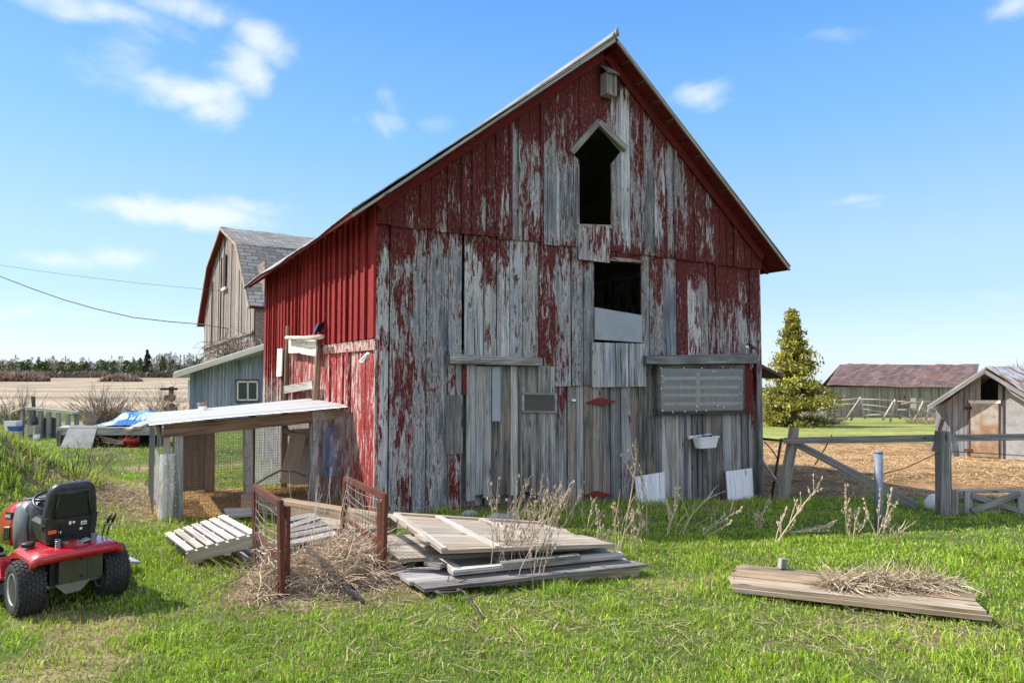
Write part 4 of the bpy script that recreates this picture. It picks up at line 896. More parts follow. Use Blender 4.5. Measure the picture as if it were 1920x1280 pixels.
# ================================================================ pallets and scrap lumber
def pallet(name, lab, a, b, c, d, ns, mat='pale_wood', th=.02, stringer=.09, group=None, splay=0.0):
    """a-b is the slat direction, a-d the row of slats"""
    a, b, c, d = map(Vector, (a, b, c, d)); o = (a+b+c+d)/4; e = thing(name, lab, 'pallet', (o.x, o.y, gzf(o.x, o.y)), 0, group); n = (b-a).cross(d-a).normalized(); n = n if n.z > 0 else -n
    for i in range(ns):
        t0 = i/ns; t1 = (i+.72)/ns; q = rng.uniform(-splay, splay)
        mb = MB(); mb.quad_slab([a.lerp(d, t0+q/9)-n*q*.02, b.lerp(c, t0-q/9), b.lerp(c, t1-q/9), a.lerp(d, t1+q/9)], th); mb.build('slat', M[mat], e, e.location)
    for t in (.03, .5, .97):
        mb = MB(); p = a.lerp(b, t)-n*(th+stringer/2+.001); q = d.lerp(c, t)-n*(th+stringer/2+.001); mb.beam(p, q, .04, stringer, up=n); mb.build('stringer', M[mat], e, e.location)
    for t in (.05, .45, .9):
        mb = MB(); mb.quad_slab([a.lerp(d, t)-n*(th+stringer+.003), b.lerp(c, t)-n*(th+stringer+.003), b.lerp(c, t+.09)-n*(th+stringer+.003), a.lerp(d, t+.09)-n*(th+stringer+.003)], th*.8); mb.build('base_slat', M[mat], e, e.location)
    return e
pallet('pallet', 'pale wooden pallet tilted on the grass left of the rusty panels', PZ(308,999,.13), PZ(350,1032,.13), PZ(487,995,.32), PZ(424,962,.30), 7)
pallet('pallet', 'grey pallet with wide gaps lying between the two rusty wire panels', PZ(528,975,.18), PZ(585,957,.18), PZ(640,1005,.12), PZ(545,1022,.12), 5, 'grey_wood', splay=.5)
pallet('pallet', 'low broken pallet half hidden under the tilted pale pallet', PZ(440,1034,.06), PZ(455,1045,.06), PZ(612,1018,.10), PZ(560,998,.10), 4, 'grey_wood', stringer=.05)
def slab_thing(name, lab, cat, pts, th, mat, battens=(), bmat=None, nb=None):
    c = sum((Vector(p) for p in pts), Vector())/4; mb = MB(); a, b, c2, d = [Vector(p) for p in pts]
    if nb:
        for i in range(nb):
            t0, t1 = i/nb, (i+.985)/nb; jt = rng.uniform(-.035,.035)
            mb.quad_slab([a.lerp(d, t0)+(a-b).normalized()*jt, b.lerp(c2, t0)+(b-a).normalized()*rng.uniform(-.05,.05), b.lerp(c2, t1), a.lerp(d, t1)+(a-b).normalized()*jt], th+rng.uniform(0,.003))
    else: mb.quad_slab(pts, th)
    if not battens: return tag(mb.build(name, M[mat], None, c), lab, cat)
    e = thing(name, lab, cat, c); mb.build('sheet', M[mat], e, c); n = (b-a).cross(d-a).normalized(); n = n if n.z > 0 else -n
    for p, q, w in battens:
        P1 = a.lerp(b, p[0]).lerp(d.lerp(c2, p[0]), p[1]); P2 = a.lerp(b, q[0]).lerp(d.lerp(c2, q[0]), q[1]); k = MB(); k.beam(P1+n*.009, P2+n*.009, w, .018, up=n); k.build('batten', M[bmat or mat], e, c)
    return e
# stack, from the ground up
sa = slab_thing('wall_panel', 'lowest grey wall panel of the lumber stack, nearest the camera', 'panel', [PZ(790,1103,.075), PZ(1207,1058,.09), PZ(1150,1037,.09), PZ(735,1066,.075)], .024, 'grey_wood', nb=3)
pz_ = lambda x, y, z: PZ(x, y, z)
bl = MB(); bl.beam(PZ(900,1094,.02), PZ(1196,1071,.025), .05, .07); bl.beam(PZ(1196,1071,.025), PZ(1168,1058,.025), .04, .07); tag(bl.build('timber', M['plank_old'], None, PZ(1000,1086,.04)), 'pale square timber lying under the front edge of the stack', 'timber')
slab_thing('wall_panel', 'narrow battened panel wedged in the middle of the lumber stack', 'panel', [PZ(850,1072,.125), PZ(1168,1040,.14), PZ(1110,1018,.14), PZ(818,1050,.125)], .024, 'grey_wood', [((.03,.02),(.03,.98),.07), ((.3,.02),(.32,.98),.05), ((.0,.05),(1,.05),.06)], 'pale_wood', nb=3)
slab_thing('wall_panel', 'second panel from the top of the lumber stack, orange stained', 'panel', [PZ(754,1047,.14), PZ(1104,1023,.205), PZ(1060,990,.205), PZ(690,1004,.20)], .03, 'tan_wood', nb=4)
slab_thing('wall_panel', 'topmost pale battened panel of the lumber stack', 'panel', [PZ(822,1031,.265), PZ(1147,1019,.235), PZ(1018,981,.18), PZ(731,962,.285)], .026, 'tan_wood', [((.33,.0),(.3,.97),.055), ((.62,.0),(.58,.97),.055), ((.02,.97),(.98,.97),.04), ((.03,.0),(.03,.97),.045)], 'pale_wood', nb=5)
for k, (p, q) in enumerate((((940,1058,.15), (1085,1042,.16)), ((800,1052,.15), (830,1060,.14)))):
    bl = MB(); bl.beam(PZ(*p), PZ(*q), .07, .035); tag(bl.build('loose_plank', M['grey_wood'], None, PZ(*p)), ('grey plank sticking out of the stack under the brush', 'short grey plank end at the left of the stack')[k], 'plank')
slab_thing('plywood_sheet', 'pale plywood sheet lying in front of the coop sill timber', 'plywood', [PZ(566,960,.16), PZ(712,968,.2), PZ(720,990,.16), PZ(600,990,.12)], .02, 'tan_wood')
bl = MB(); bl.beam(PZ(462,938,.17), PZ(735,984,.17), .14, .16); tag(bl.build('timber', M['tan_wood'], None, PZ(600,960,.1)), 'long squared timber lying along the front of the coop', 'timber')
slab_thing('loose_plank', 'pale plank end poking out behind the tilted pallet', 'plank', [PZ(419,952,.10), PZ(474,950,.12), PZ(474,962,.12), PZ(425,966,.10)], .03, 'pale_wood')
# platform on bricks
pts = [PZ(1368,1093,.095), PZ(1858,1146,.095), PZ(1800,1097,.095), PZ(1385,1055,.095)]
plat_z = .101
plat = thing('plank_platform', 'low weathered plank platform resting on bricks in the grass', 'platform', (pts[0]+pts[2])/2)
a, b, c, d = pts
for t0, t1, dz in ((0,.33,.0), (.335,.66,.006), (.665,1,-.004)):
    mb = MB(); q = [a.lerp(d,t0), b.lerp(c,t0), b.lerp(c,t1), a.lerp(d,t1)]; ex_ = (b-a).normalized(); q = [p+Vector((0,0,dz))+ex_*rng.uniform(-.035,.035) for p in q]
    mb.quad_slab(q, .022); mb.build('plank', M['plank_old'], plat, plat.location)
mb = MB(); mb.beam(a.lerp(b,.01)-Vector((0,0,.04)), b-Vector((0,0,.04)), .03, .03); mb.beam(d.lerp(c,.02)-Vector((0,0,.04)), c-Vector((0,0,.04)), .03, .03); mb.build('rail', M['plank_old'], plat, plat.location)
for k, (x, y, r, l) in enumerate(((1500,1118,.2,'red brick in the grass under the left half of the platform'), (1610,1135,-.3,'red brick below the middle of the plank platform'), (1755,1152,.1,'red brick at the right end under the platform'), (1700,1142,.5,'reddish brick just left of the right end brick under the platform'))):
    p = G(x, y); mb = MB(); mb.sections([[( .10*i*math.cos(r)-.05*j*math.sin(r)+p.x, .10*i*math.sin(r)+.05*j*math.cos(r)+p.y, p.z+z) for i, j in ((-1,-1),(1,-1),(1,1),(-1,1))] for z in (-.01, .004, .06, .066)], False); tag(mb.build('brick', M['brick'], None, p), l, 'brick', 'bricks under the platform')
p = PZ(1467,1064,.099); mb = MB(); mb.obox(p+Vector((0,0,.036)), (.024,.004,0), (-.004,.024,0), (.004,0,.036)); tag(mb.build('wood_block', M['grey_wood'], None, p), 'small upright wood block standing on the plank platform', 'block')
for k, x in enumerate((1552, 1570)):
    p = PZ(x, 1086 if k == 0 else 1085, .097); mb = MB(); mb.tube([p, p+Vector((.002,0,.035))], .0035, 6); mb.lathe([(.007,0),(.007,.003),(0,.003)], p+Vector((.002,0,.035)), (0,0,1), 8); tag(mb.build('nail', M['rust'], None, p), ('left rusty nail standing in the platform', 'right rusty nail standing in the platform')[k], 'nail')

# ================================================================ rusty wire panels
def rusty_panel(lab, nb, nt, fb, ft, extra=None, kk=1):
    """near post bottom/top, far post bottom/top"""
    nb, nt, fb, ft = map(Vector, (nb, nt, fb, ft)); e = thing('wire_panel', lab, 'wire panel', nb, 0, 'rusty wire panels round the dead brush')
    for p, q, w in ((nb, nt, .035), (fb, ft, .035)): mb = MB(); mb.beam(p, q+Vector((0,0,.02)), w, w, up=(.6,.8,0)); mb.build('post', M['rust'], e, nb)
    if extra: mb = MB(); mb.beam(extra[0], extra[1], .045, .03, up=(.6,.8,0)); mb.build('stake', M['rust'], e, nb)
    mb = MB(); mb.beam(ft, nt, .035, .045); mb.build('top_bar', M['rust'], e, nb)
    mb = MB(); mb.beam(fb.lerp(ft,.45), nb.lerp(nt,.42), .03, .025); mb.build('cross_bar', M['rust'], e, nb)
    mb = MB()
    for i in range(12):
        t = (i+.5)/12; p, q = fb.lerp(nb, t), ft.lerp(nt, t); mid_ = p.lerp(q, .5)+Vector((rng.uniform(-.03,.03), rng.uniform(-.03,.03), 0)); mb.tube([p, mid_, q], .0027, 4, cap=False)
    for i in range(11):
        t = (i+.3)/11; p, q = fb.lerp(ft, t), nb.lerp(nt, t); mid_ = p.lerp(q, .5)+Vector((rng.uniform(-.02,.02), rng.uniform(-.02,.02), rng.uniform(-.06,.02))); mb.tube([p, p.lerp(mid_,.5)+Vector((0,0,-.01)), mid_, q], .0027, 4, cap=False)
    mb.build('wire_mesh', M['wire_rust'], e, nb); return e
nb = G(528,1122); ntp = P(525,943,nb.y); fb = G(480,1070); ftp = P(477,912,fb.y)
rusty_panel('rusty wire mesh panel with slanting top bar, left of the brush', nb, ntp, fb, ftp, (G(537,1112), P(538,948,G(537,1112).y)))
nb = G(718,1086); ntp = P(722,930,nb.y); fb = G(641,1030); ftp = P(648,897,fb.y)
rusty_panel('rusty wire mesh panel with two stakes, right of the brush', nb, ntp, fb, ftp, (G(712,1082), P(713,940,G(712,1082).y)))
mb = MB(); a = G(478,1070); p0 = P(478,908,a.y); p1 = P(572,892,6.3); mb.tube([p0, p0.lerp(p1,.2)+Vector((0,0,.045)), p0.lerp(p1,.45)+Vector((0,0,.085)), p0.lerp(p1,.75)+Vector((0,0,.06)), p1], [.009,.011,.01,.009,.013], 7); tag(mb.build('branch', M['darktwig'], None, p0), 'thin dark curved branch arching from the left rusty panel', 'branch')
for k, (x, y, l, dx, lab) in enumerate(((696,1045,.30,.5,'sawn log with pale cut end in the brush by the right rusty panel'), (600,1088,.42,-.2,'dark log lying under dead brush between the rusty panels'))):
    p = G(x, y)+Vector((0,0,.085)); dv = Vector((-.55, .8, .05)).normalized() if k == 0 else Vector((.85, -.5, 0)).normalized(); lg = thing('log', lab, 'log', p)
    mb = MB(); mb.tube([p+dv*l*t+Vector((rng.uniform(-.006,.006),)*3) for t in (0,.25,.5,.75,1)], [.075,.082,.08,.076,.07], 14); mb.build('bark', M['brown_wood'], lg, p)
    mb = MB(); mb.lathe([(.0,.006),(.03,.005),(.066,.004),(.072,0)], p, -dv, 14); mb.build('cut_end', M['tan_wood'], lg, p)

# ================================================================ fence on the right
fence = thing('post_and_rail_fence', 'weathered post and rail fence with leaning post right of the barn', 'fence', G(1770, 962))
O = fence.location
def fpart(fn, name, mat='grey_wood'): mb = MB(); fn(mb); return mb.build(name, M[mat], fence, O)
pa = G(1466, 938); pat = P(1489, 801, pa.y); pb_ = G(1768, 965); pbt = P(1768, 808, pb_.y)
fpart(lambda m: m.tube([pa-Vector((0,0,.1)), pa.lerp(pat,.3), pa.lerp(pat,.7)+Vector((.01,0,0)), pat], [.085,.085,.082,.075], 8, smooth=False), 'leaning_post')
fpart(lambda m: m.beam(pb_-Vector((0,0,.1)), pbt, .13, .13, up=(0,1,0), jit=.006), 'post')
r1 = P(1470, 826, pat.y-.05); r2 = P(1768, 821, pb_.y+.12); r3 = P(1990, 817, pb_.y+.3)
fpart(lambda m: (m.beam(r1, r2.lerp(r1,.06), .045, .085, jit=.005)), 'rail'); fpart(lambda m: m.beam(r2+Vector((-.22,-.05,0)), r3+Vector((0,-.05,0)), .04, .085, jit=.004), 'rail')
fpart(lambda m: m.beam(P(1490,830,pat.y-.05), G(1720,953)+Vector((0,0,.03)), .06, .10), 'brace')
fpart(lambda m: m.beam(P(1455,900,pa.y+.2), P(1400,822,pa.y+1.2), .03, .04), 'rail_end')
fpart(lambda m: m.tube([G(1447,930), P(1465,822,pa.y+.05)], .02, 6), 'stake', 'dark_wood')
pc = G(1648, 992); fp = MB(); fp.tube([pc-Vector((0,0,.1)), P(1647,849,pc.y)], .042, 12); fp.lathe([(.045,0),(.04,.02),(.0,.03)], P(1647,849,pc.y), (0,0,1), 12); tag(fp.build('steel_post', M['bluepost'], None, pc), 'short round blue grey post standing alone in front of the fence', 'post')
# crossed panel gate at the foot
ga = G(1792, 962); gb = G(1990, 962); y0 = ga.y
gt = thing('low_gate', 'low grey wooden gate with crossed boards at the fence foot', 'gate', ga); gp = lambda x, y, d=0: P(x, y, y0-d)
for p, q, w, d, nm in (((1795,920),(1995,920),.035,.0,'top_rail'), ((1795,957),(1995,957),.05,.0,'bottom_rail'), ((1815,920),(1815,965),.09,.03,'upright'), ((1915,920),(1915,965),.1,.03,'upright'), ((1822,928),(1912,957),.05,.05,'cross_board'), ((1822,958),(1912,924),.06,.08,'cross_board'), ((1800,938),(1990,938),.05,-.03,'board')):
    mb = MB(); mb.beam(gp(*p, d), gp(*q, d), .025, w*1.2, up=(0,0,1) if p[1] != q[1] or True else (0,0,1)) if p[0] != q[0] else mb.beam(gp(*p, d), gp(*q, d), w, .03, up=(0,1,0)); mb.build(nm, M['grey_wood'], gt, ga)
mb = MB(); mb.beam(gp(1779,968,.1), gp(1779,917,.1), .21, .03, up=(0,1,0)); mb.build('end_board', M['grey_wood'], gt, ga)
p = G(1752,957); mb = MB(); mb.sections([[(p.x+r*math.cos(a)*(1+.2*math.sin(3*a)), p.y+r*math.sin(a), p.z+z) for a in np.linspace(0,2*math.pi,13)[:-1]] for r, z in ((.05,0),(.1,.04),(.1,.12),(.05,.2),(.01,.22))], True); tag(mb.build('plastic_bag', M['white'], None, p), 'crumpled white bag at the foot of the fence post', 'bag')
wr2 = MB(); a = P(1560,852,pb_.y+.4); 
wr2.tube([P(1655,888,pc.y+.3), P(1700,876,pb_.y), P(1766,845,pb_.y), P(1860,850,pb_.y+.1), P(1985,858,pb_.y+.2)], .006, 5); wr2.tube([P(1428,822,pa.y+1), P(1470,826,pa.y+.1)], .02, 5); wr2.build('wire', M['darktwig'], fence, O)
for k, (p, q, lab) in enumerate((((1527,872),(1560,815),'long thin stick leaning against the fence rail'), ((1433,828),(1460,864),'short dark stick leaning by the barn corner'))):
    m_ = MB(); a = P(*p, pa.y-.2); b = P(*q, pa.y-.12); m_.tube([a, a.lerp(b,.5)+Vector((.02,0,.01)), b], .009, 5); tag(m_.build('stick', M['darktwig'], None, a), lab, 'stick')
# field stone under the barn door
for k, (x, y, rx, lab) in enumerate(((935,974,.17,'flat grey field stone at the foot of the barn door'), (880,968,.10,'small stone under the left corner of the barn door'))):
    p = G(x, y); ms = MB(); ms.grid(lambda u, v: (p.x+rx*math.cos(u*2*math.pi)*math.sin(v*math.pi/2)*(1+.1*math.sin(u*13)), p.y+.09*math.sin(u*2*math.pi)*math.sin(v*math.pi/2), p.z+.07*math.cos(v*math.pi/2)), 16, 8); tag(ms.build('stone', M['stone'], None, p), lab, 'stone')
# ================================================================ background left: gambrel barn, blue shed, junk, wood
YG = 34.0; gb0 = P(378, 690, YG); gyaw = R(8)                            # gambrel barn frame: x along its gable, y away
gd = Vector((0,0,0))
gam = thing('gambrel_barn', 'old gambrel roofed barn with bleached gable behind the red barn', 'barn', (0,0,0))
# gable plane runs from left corner (x 378) to right corner hidden; choose the gable yaw so that the ridge recedes to the right
GL = P(377, 700, 38.0); gx = Vector((math.cos(R(62)), math.sin(R(62)), 0)); gy = Vector((math.sin(R(62))*1.0, -math.cos(R(62)), 0))
# gx: along the gable wall away from the camera to the right;  gy: along the ridge, to the right
gx = Vector((.56, -.83, 0)).normalized(); gy = Vector((.83, .56, 0)).normalized(); ovh = .28
def gplane(px, py, off=0.0):
    d = ray(px, py); o = Vector((0,0,CAMZ)); t = ((GL-gy*off)-o).dot(gy)/d.dot(gy); p = o+d*t; return p
g0 = gplane(377, 690); g0.z = 0
def gs(px, py, off=0.0): p = gplane(px, py, off); return ((p-GL).dot(gx), p.z)
gam.location = GL; gam.location.z = -.4
def gw(s, z, dep=0.0): p = GL+gx*s+gy*dep; return Vector((p.x, p.y, z))
tl = gs(370,612,ovh); sap, zap = gs(414,425,ovh); GL = GL+gx*(tl[0]+.45); wid = (sap-tl[0]-.45)*2; kb = gs(392,495,ovh); sbr = kb[0]-tl[0]-.45; zbr = kb[1]-.1; zap -= .1
gam.location = GL; gam.location.z = -.4; sbr = max(.1*wid, min(.34*wid, sbr)); zev = tl[1]+.45*(zbr-tl[1])/(sbr+.45)
prof = lambda s: (lambda q: zev+(zbr-zev)*q/sbr if q < sbr else zbr+(zap-zbr)*(q-sbr)/(wid/2-sbr))(min(s, wid-s))
mb = MB(); s = 0
while s < wid-.01:
    e = min(wid, s+rng.uniform(.22,.36)); c = (rng.uniform(.25,.45), rng.random(), rng.random(), 1); i0 = len(mb.v); yo = rng.uniform(-.02,.02)
    zl = -1
    for q in (s+.01, e-.012):
        for z in (-1.2, zev*.55, prof(q)): mb.vert(gw(q, z, yo), c)
    u = rng.random()*30
    for a in (0, 1): mb.face((i0+a, i0+3+a, i0+4+a, i0+a+1), [(u, mb.v[i0+a][2]*.4), (u+.25, mb.v[i0+3+a][2]*.4), (u+.25, mb.v[i0+4+a][2]*.4), (u, mb.v[i0+a+1][2]*.4)])
    s = e
mb.build('gable_wall', M['gambrel_wood'], gam, gam.location)
mb = MB(); mb.beam(gw(0, zev*.62, -.05), gw(wid, zev*.62+.35, -.05), .05, .12); mb.build('ledge_board', M['trim_red'], gam, gam.location)
mb = MB()
for (sa, sb) in ((0, 16),): 
    for side_ in (0, wid): mb.quad_slab([gw(side_, -1.2, .05), gw(side_, -1.2, 16), gw(side_, zev, 16), gw(side_, zev, .05)], .05)
    mb.quad_slab([gw(.05,-1.2,.4), gw(wid-.05,-1.2,.4), gw(wid-.05,zbr-1,.4), gw(.05,zbr-1,.4)], .05); mb.quad_slab([gw(sbr*.8,zbr-1.2,.4), gw(wid-sbr*.8,zbr-1.2,.4), gw(wid/2+.15,zap-.6,.4), gw(wid/2-.15,zap-.6,.4)], .05)
mb.build('side_wall', M['gambrel_wood'], gam, gam.location)
def rp_(q): return [( -.45*1, zev-.45*(zbr-zev)/sbr*1.0), (sbr, zbr), (wid/2, zap), (wid-sbr, zbr), (wid+.45, zev-.45*(zbr-zev)/sbr)]
pr = rp_(0); mb = MB()
for i in range(4):
    (s0, z0), (s1, z1) = pr[i], pr[i+1]; L = math.hypot(s1-s0, z1-z0); i0 = len(mb.v); NU, NV = 6, 24
    for a in range(NU+1):
        for b in range(NV+1):
            t = a/NU; mb.vert(gw(s0+(s1-s0)*t, z0+(z1-z0)*t+.08+rng.uniform(-.025,.025), -ovh+(17+ovh)*b/NV))
    for a in range(NU):
        for b in range(NV):
            k = i0+a*(NV+1)+b; f = (k, k+1, k+NV+2, k+NV+1)
            mb.face(f, [(b*.72, a*L/NU+i*5), ((b+1)*.72, a*L/NU+i*5), ((b+1)*.72, (a+1)*L/NU+i*5), (b*.72, (a+1)*L/NU+i*5)])
roofg = mb.build('roof', M['shingle'], gam, gam.location)
mb = MB()
for i in range(4):
    (s0, z0), (s1, z1) = pr[i], pr[i+1]; mb.quad_slab([gw(s0,z0+.04,-ovh), gw(s1,z1+.04,-ovh), gw(s1,z1+.04,16.9), gw(s0,z0+.04,16.9)], .08, (.95,.5,.5,1))
mb.build('soffit', M['trim_red'], roofg, gam.location)
mb = MB()
for i in range(4):
    (s0, z0), (s1, z1) = pr[i], pr[i+1]; mb.beam(gw(s0,z0+.0,-ovh-.03), gw(s1,z1+.0,-ovh-.03), .05, .12)
mb.build('rake_board', M['log'], roofg, gam.location)
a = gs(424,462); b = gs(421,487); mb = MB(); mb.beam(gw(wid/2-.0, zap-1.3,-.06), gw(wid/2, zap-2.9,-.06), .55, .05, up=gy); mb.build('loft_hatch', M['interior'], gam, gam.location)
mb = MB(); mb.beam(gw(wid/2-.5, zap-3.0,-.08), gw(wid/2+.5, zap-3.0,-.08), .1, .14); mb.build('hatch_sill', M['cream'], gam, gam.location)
for f in (.22, .42): mb = MB(); mb.beam(gw(wid*f, zev*.65,-.045), gw(wid*f, prof(wid*f)-.9,-.045), .1, .04, up=gy); mb.build('gap_shade', M['interior'], gam, gam.location)  # solid dark strips laid on the gable, standing in for shaded gaps
# vine thicket at its eave
def thicket(name, lab, cat, c, n, L, spread, r, mat, up=1.0, seg=4, droop=.3, group=None, base=.2, lean=(0,0), fork=0):
    mb = MB(); c = Vector(c)
    for i in range(n):
        a = rng.uniform(0, 2*math.pi); b = c+Vector((math.cos(a), math.sin(a), 0))*rng.uniform(0, base); dv = Vector((math.cos(a)*spread*rng.random()+lean[0], math.sin(a)*spread*rng.random()+lean[1], up*rng.uniform(.6,1.1))).normalized(); l = L*rng.uniform(.45, 1.05); pts = [b]; 
        for k in range(seg):
            dv = (dv+Vector((rng.uniform(-.25,.25), rng.uniform(-.25,.25), rng.uniform(-.2,.15)-droop*k/seg))).normalized(); pts.append(pts[-1]+dv*l/seg)
        mb.tube(pts, [r*(1-.75*k/seg) for k in range(seg+1)], 3, cap=False, smooth=False)
        for k in range(fork):
            j = rng.randint(1, seg-1); q = pts[j]; d2 = (dv+Vector((rng.uniform(-.9,.9), rng.uniform(-.9,.9), rng.uniform(-.1,.7)))).normalized(); l2 = l*rng.uniform(.15,.4)
            q2 = q+d2*l2*.5; mb.tube([q, q2, q2+(d2+Vector((rng.uniform(-.3,.3),rng.uniform(-.3,.3),.2))).normalized()*l2*.5], [r*.6, r*.4, r*.2], 3, cap=False, smooth=False)
    return tag(mb.build(name, M[mat], None, c), lab, cat, group)
p = P(468, 668, 26.5); thicket('bare_vine', 'pale bare vine tangle climbing the gambrel barn corner', 'vine', (p.x, p.y, p.z-.3), 170, 2.0, .8, .024, 'bushtwig', .8, 6, 1.0, base=1.0, fork=2)
# blue shed with lean-to roof
BS = P(355, 775, 22.0); BS.z = gzf(BS.x, BS.y)
sx0 = P(357, 700, 22.0); ux = Vector((1,.10,0)).normalized(); uy = Vector((-.25,1,0)).normalized()
def bsp(px, py, off=0.0):
    n = Vector((-ux.y, ux.x, 0)); d = ray(px, py); o = Vector((0,0,CAMZ)); t = ((BS-n*off)-o).dot(n)/d.dot(n); return o+d*t
shed = thing('blue_shed', 'blue grey lean-to shed with sloping pale roof and sliding window', 'shed', BS)
mb = MB(); xL, xR = bsp(356,710), bsp(520,640); n = 26
zt = lambda t: (lambda a, b: a+(b-a)*t)(bsp(356,698).z, bsp(488,655).z+.0)*1.0 if t <= .81 else bsp(488,655).z+(bsp(488,655).z-bsp(356,698).z)/.81*(t-.81)
for i in range(n):
    t0, t1 = i/n, (i+.95)/n; a = xL.lerp(xR, t0); b = xL.lerp(xR, t1); off = -uy*rng.uniform(0,.012); c = (.1, rng.random(), rng.random(), 1); i0 = len(mb.v)
    for q, z in ((a, -1.0), (b, -1.0), (b, zt(t1)), (a, zt(t0))): mb.vert(Vector((q.x, q.y, z))+off, c)
    u = rng.random()*20; mb.face((i0, i0+1, i0+2, i0+3), [(u, -1), (u+.2, -1), (u+.2, 2), (u, 2)])
mb.build('front_wall', M['blue_siding'], shed, BS)
mb = MB(); wl_ = xL+uy*2.6; 
for i in range(9):
    a = xL.lerp(wl_, i/9); b = xL.lerp(wl_, (i+.95)/9); i0 = len(mb.v); c = (.1, rng.random(), rng.random(), 1)
    for q, z in ((a,-1.0),(b,-1.0),(b,zt(0)),(a,zt(0))): mb.vert((q.x, q.y, z), c)
    mb.face((i0+1, i0, i0+3, i0+2), [(i,0),(i+.2,0),(i+.2,2),(i,2)])
mb.build('end_wall', M['blue_siding_light'], shed, BS)
ra, rb_ = bsp(326,697,.7), bsp(530,633,.7); mb = MB(); mb.quad_slab([ra, rb_, rb_+uy*3.2, ra+uy*3.2+Vector((-.15,0,0))], .1); mb.build('roof', M['coop_tin'], shed, BS)
mb = MB(); mb.beam(ra-Vector((0,0,.12))-uy*.02, rb_-Vector((0,0,.12))-uy*.02, .05, .16); mb.beam(ra-Vector((0,0,.12)), ra+uy*3.1-Vector((0,0,.12)), .05, .16); mb.build('fascia', M['cream'], shed, BS)
def bq(x0, y0, x1, y1, off, th=.03): 
    a, b, c, d = bsp(x0,y1,off), bsp(x1,y1,off), bsp(x1,y0,off), bsp(x0,y0,off); m2 = MB(); i0 = 0
    for q in (a,b,c,d): m2.vert(q)
    for q in (a,b,c,d): m2.vert(q+uy*th)
    for f in ((0,1,2,3),(7,6,5,4),(0,4,5,1),(1,5,6,2),(2,6,7,3),(3,7,4,0)): m2.face(f)
    return m2
win = bq(442,711,485,754,.05,.06).build('window', M['dark_wood'], shed, BS); bq(446,716,482,750,.065,.02).build('pane', M['glass'], win, BS)
for q in ((444,714,484,717),(444,748,484,751),(444,714,447,751),(481,714,484,751),(463,716,466,750)): bq(*q, .09, .03).build('frame', M['cream'], win, BS)
q = bsp(349, 722, .0)+Vector((0,0,0)); bq(352,712,356,748,.02,.03).build('corner_pole', M['white'], shed, BS)
# ---- junk along the lawn edge
tb = thing('plank_bench', 'long weathered plank table with dark junk stored under it', 'table', G(210, 838)); O = tb.location; Y0 = O.y
mb = MB(); a, b = P(106,806,Y0), P(306,806,Y0); mb.beam(a, b, .03, .12); mb.quad_slab([P(106,803,Y0), P(306,803,Y0), P(320,795,Y0+1.2), P(120,797,Y0+1.2)], .03); mb.build('tabletop', M['pale_wood'], tb, O)
mb = MB(); mb.beam(P(108,811,Y0-.0), P(306,811,Y0), .05, .10); mb.build('apron', M['grey_wood'], tb, O)
for x in (112, 168, 300): mb = MB(); mb.beam(P(x,840,Y0)-Vector((0,0,.1)), P(x,806,Y0), .09, .07, up=(0,1,0)); mb.build('leg', M['grey_wood'], tb, O)
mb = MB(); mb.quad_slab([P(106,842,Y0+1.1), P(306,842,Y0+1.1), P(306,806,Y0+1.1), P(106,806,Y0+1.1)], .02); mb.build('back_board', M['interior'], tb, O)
mb = MB(); mb.quad_slab([P(113,838,Y0-.25), P(171,841,Y0-.25), P(183,797,Y0+.02), P(131,797,Y0+.02)], .015); tag(mb.build('cement_board', M['concrete'], None, G(145,838)), 'square pale grey panel leaning on the plank table', 'panel')
def tarp(u, v):
    x0 = P(178,797,Y0+.4).lerp(P(276,797,Y0+.4), u); h = (.32*math.sin(min(1,u*1.25)*math.pi*.62)**1.2)*math.sin(v*math.pi)**.6
    return x0+Vector((0, v*.8, h+.03*math.sin(13*u+7*v)*math.sin(v*math.pi)+rng.uniform(-.012,.012)))
mb = MB(); mb.grid(tarp, 34, 14, False); tag(mb.build('blue_tarp', M['bluetarp'], None, P(225,797,Y0)), 'crumpled blue and silver tarpaulin heaped on the plank table', 'tarp')
for k, (x0, y0, x1, y1) in enumerate(((240,806,276,790),(256,802,283,789))):
    mb = MB(); mb.beam(P(x0,y0,Y0-.1), P(x1,y1,Y0+.5), .16, .06); tag(mb.build('lumber_offcut', M['pale_wood'], None, P(x0,y0,Y0)), ('pale board offcut left end of the pile at the tarp', 'thick pale offcut resting against the coop end of the table')[k], 'board')
mb = MB(); c = P(243,826,Y0+.3); mb.lathe([(.0,-.2),(.13,-.2),(.16,-.17),(.16,.17),(.13,.2),(0,.2)], c, (1,.2,0), 18); tag(mb.build('red_drum', M['mred'], None, c), 'red fuel drum lying in shadow under the table', 'drum')
for k in range(3):
    mb = MB(); mb.beam(P(188+k*3,818+k*5,Y0+.05), P(232,828+k*2,Y0+.1), .05, .03); tag(mb.build('stored_board', M['tan_wood'], None, P(210,825,Y0)), ('upper tan board stored under the table', 'middle tan board stored under the table', 'lowest tan board stored under the table')[k], 'board')
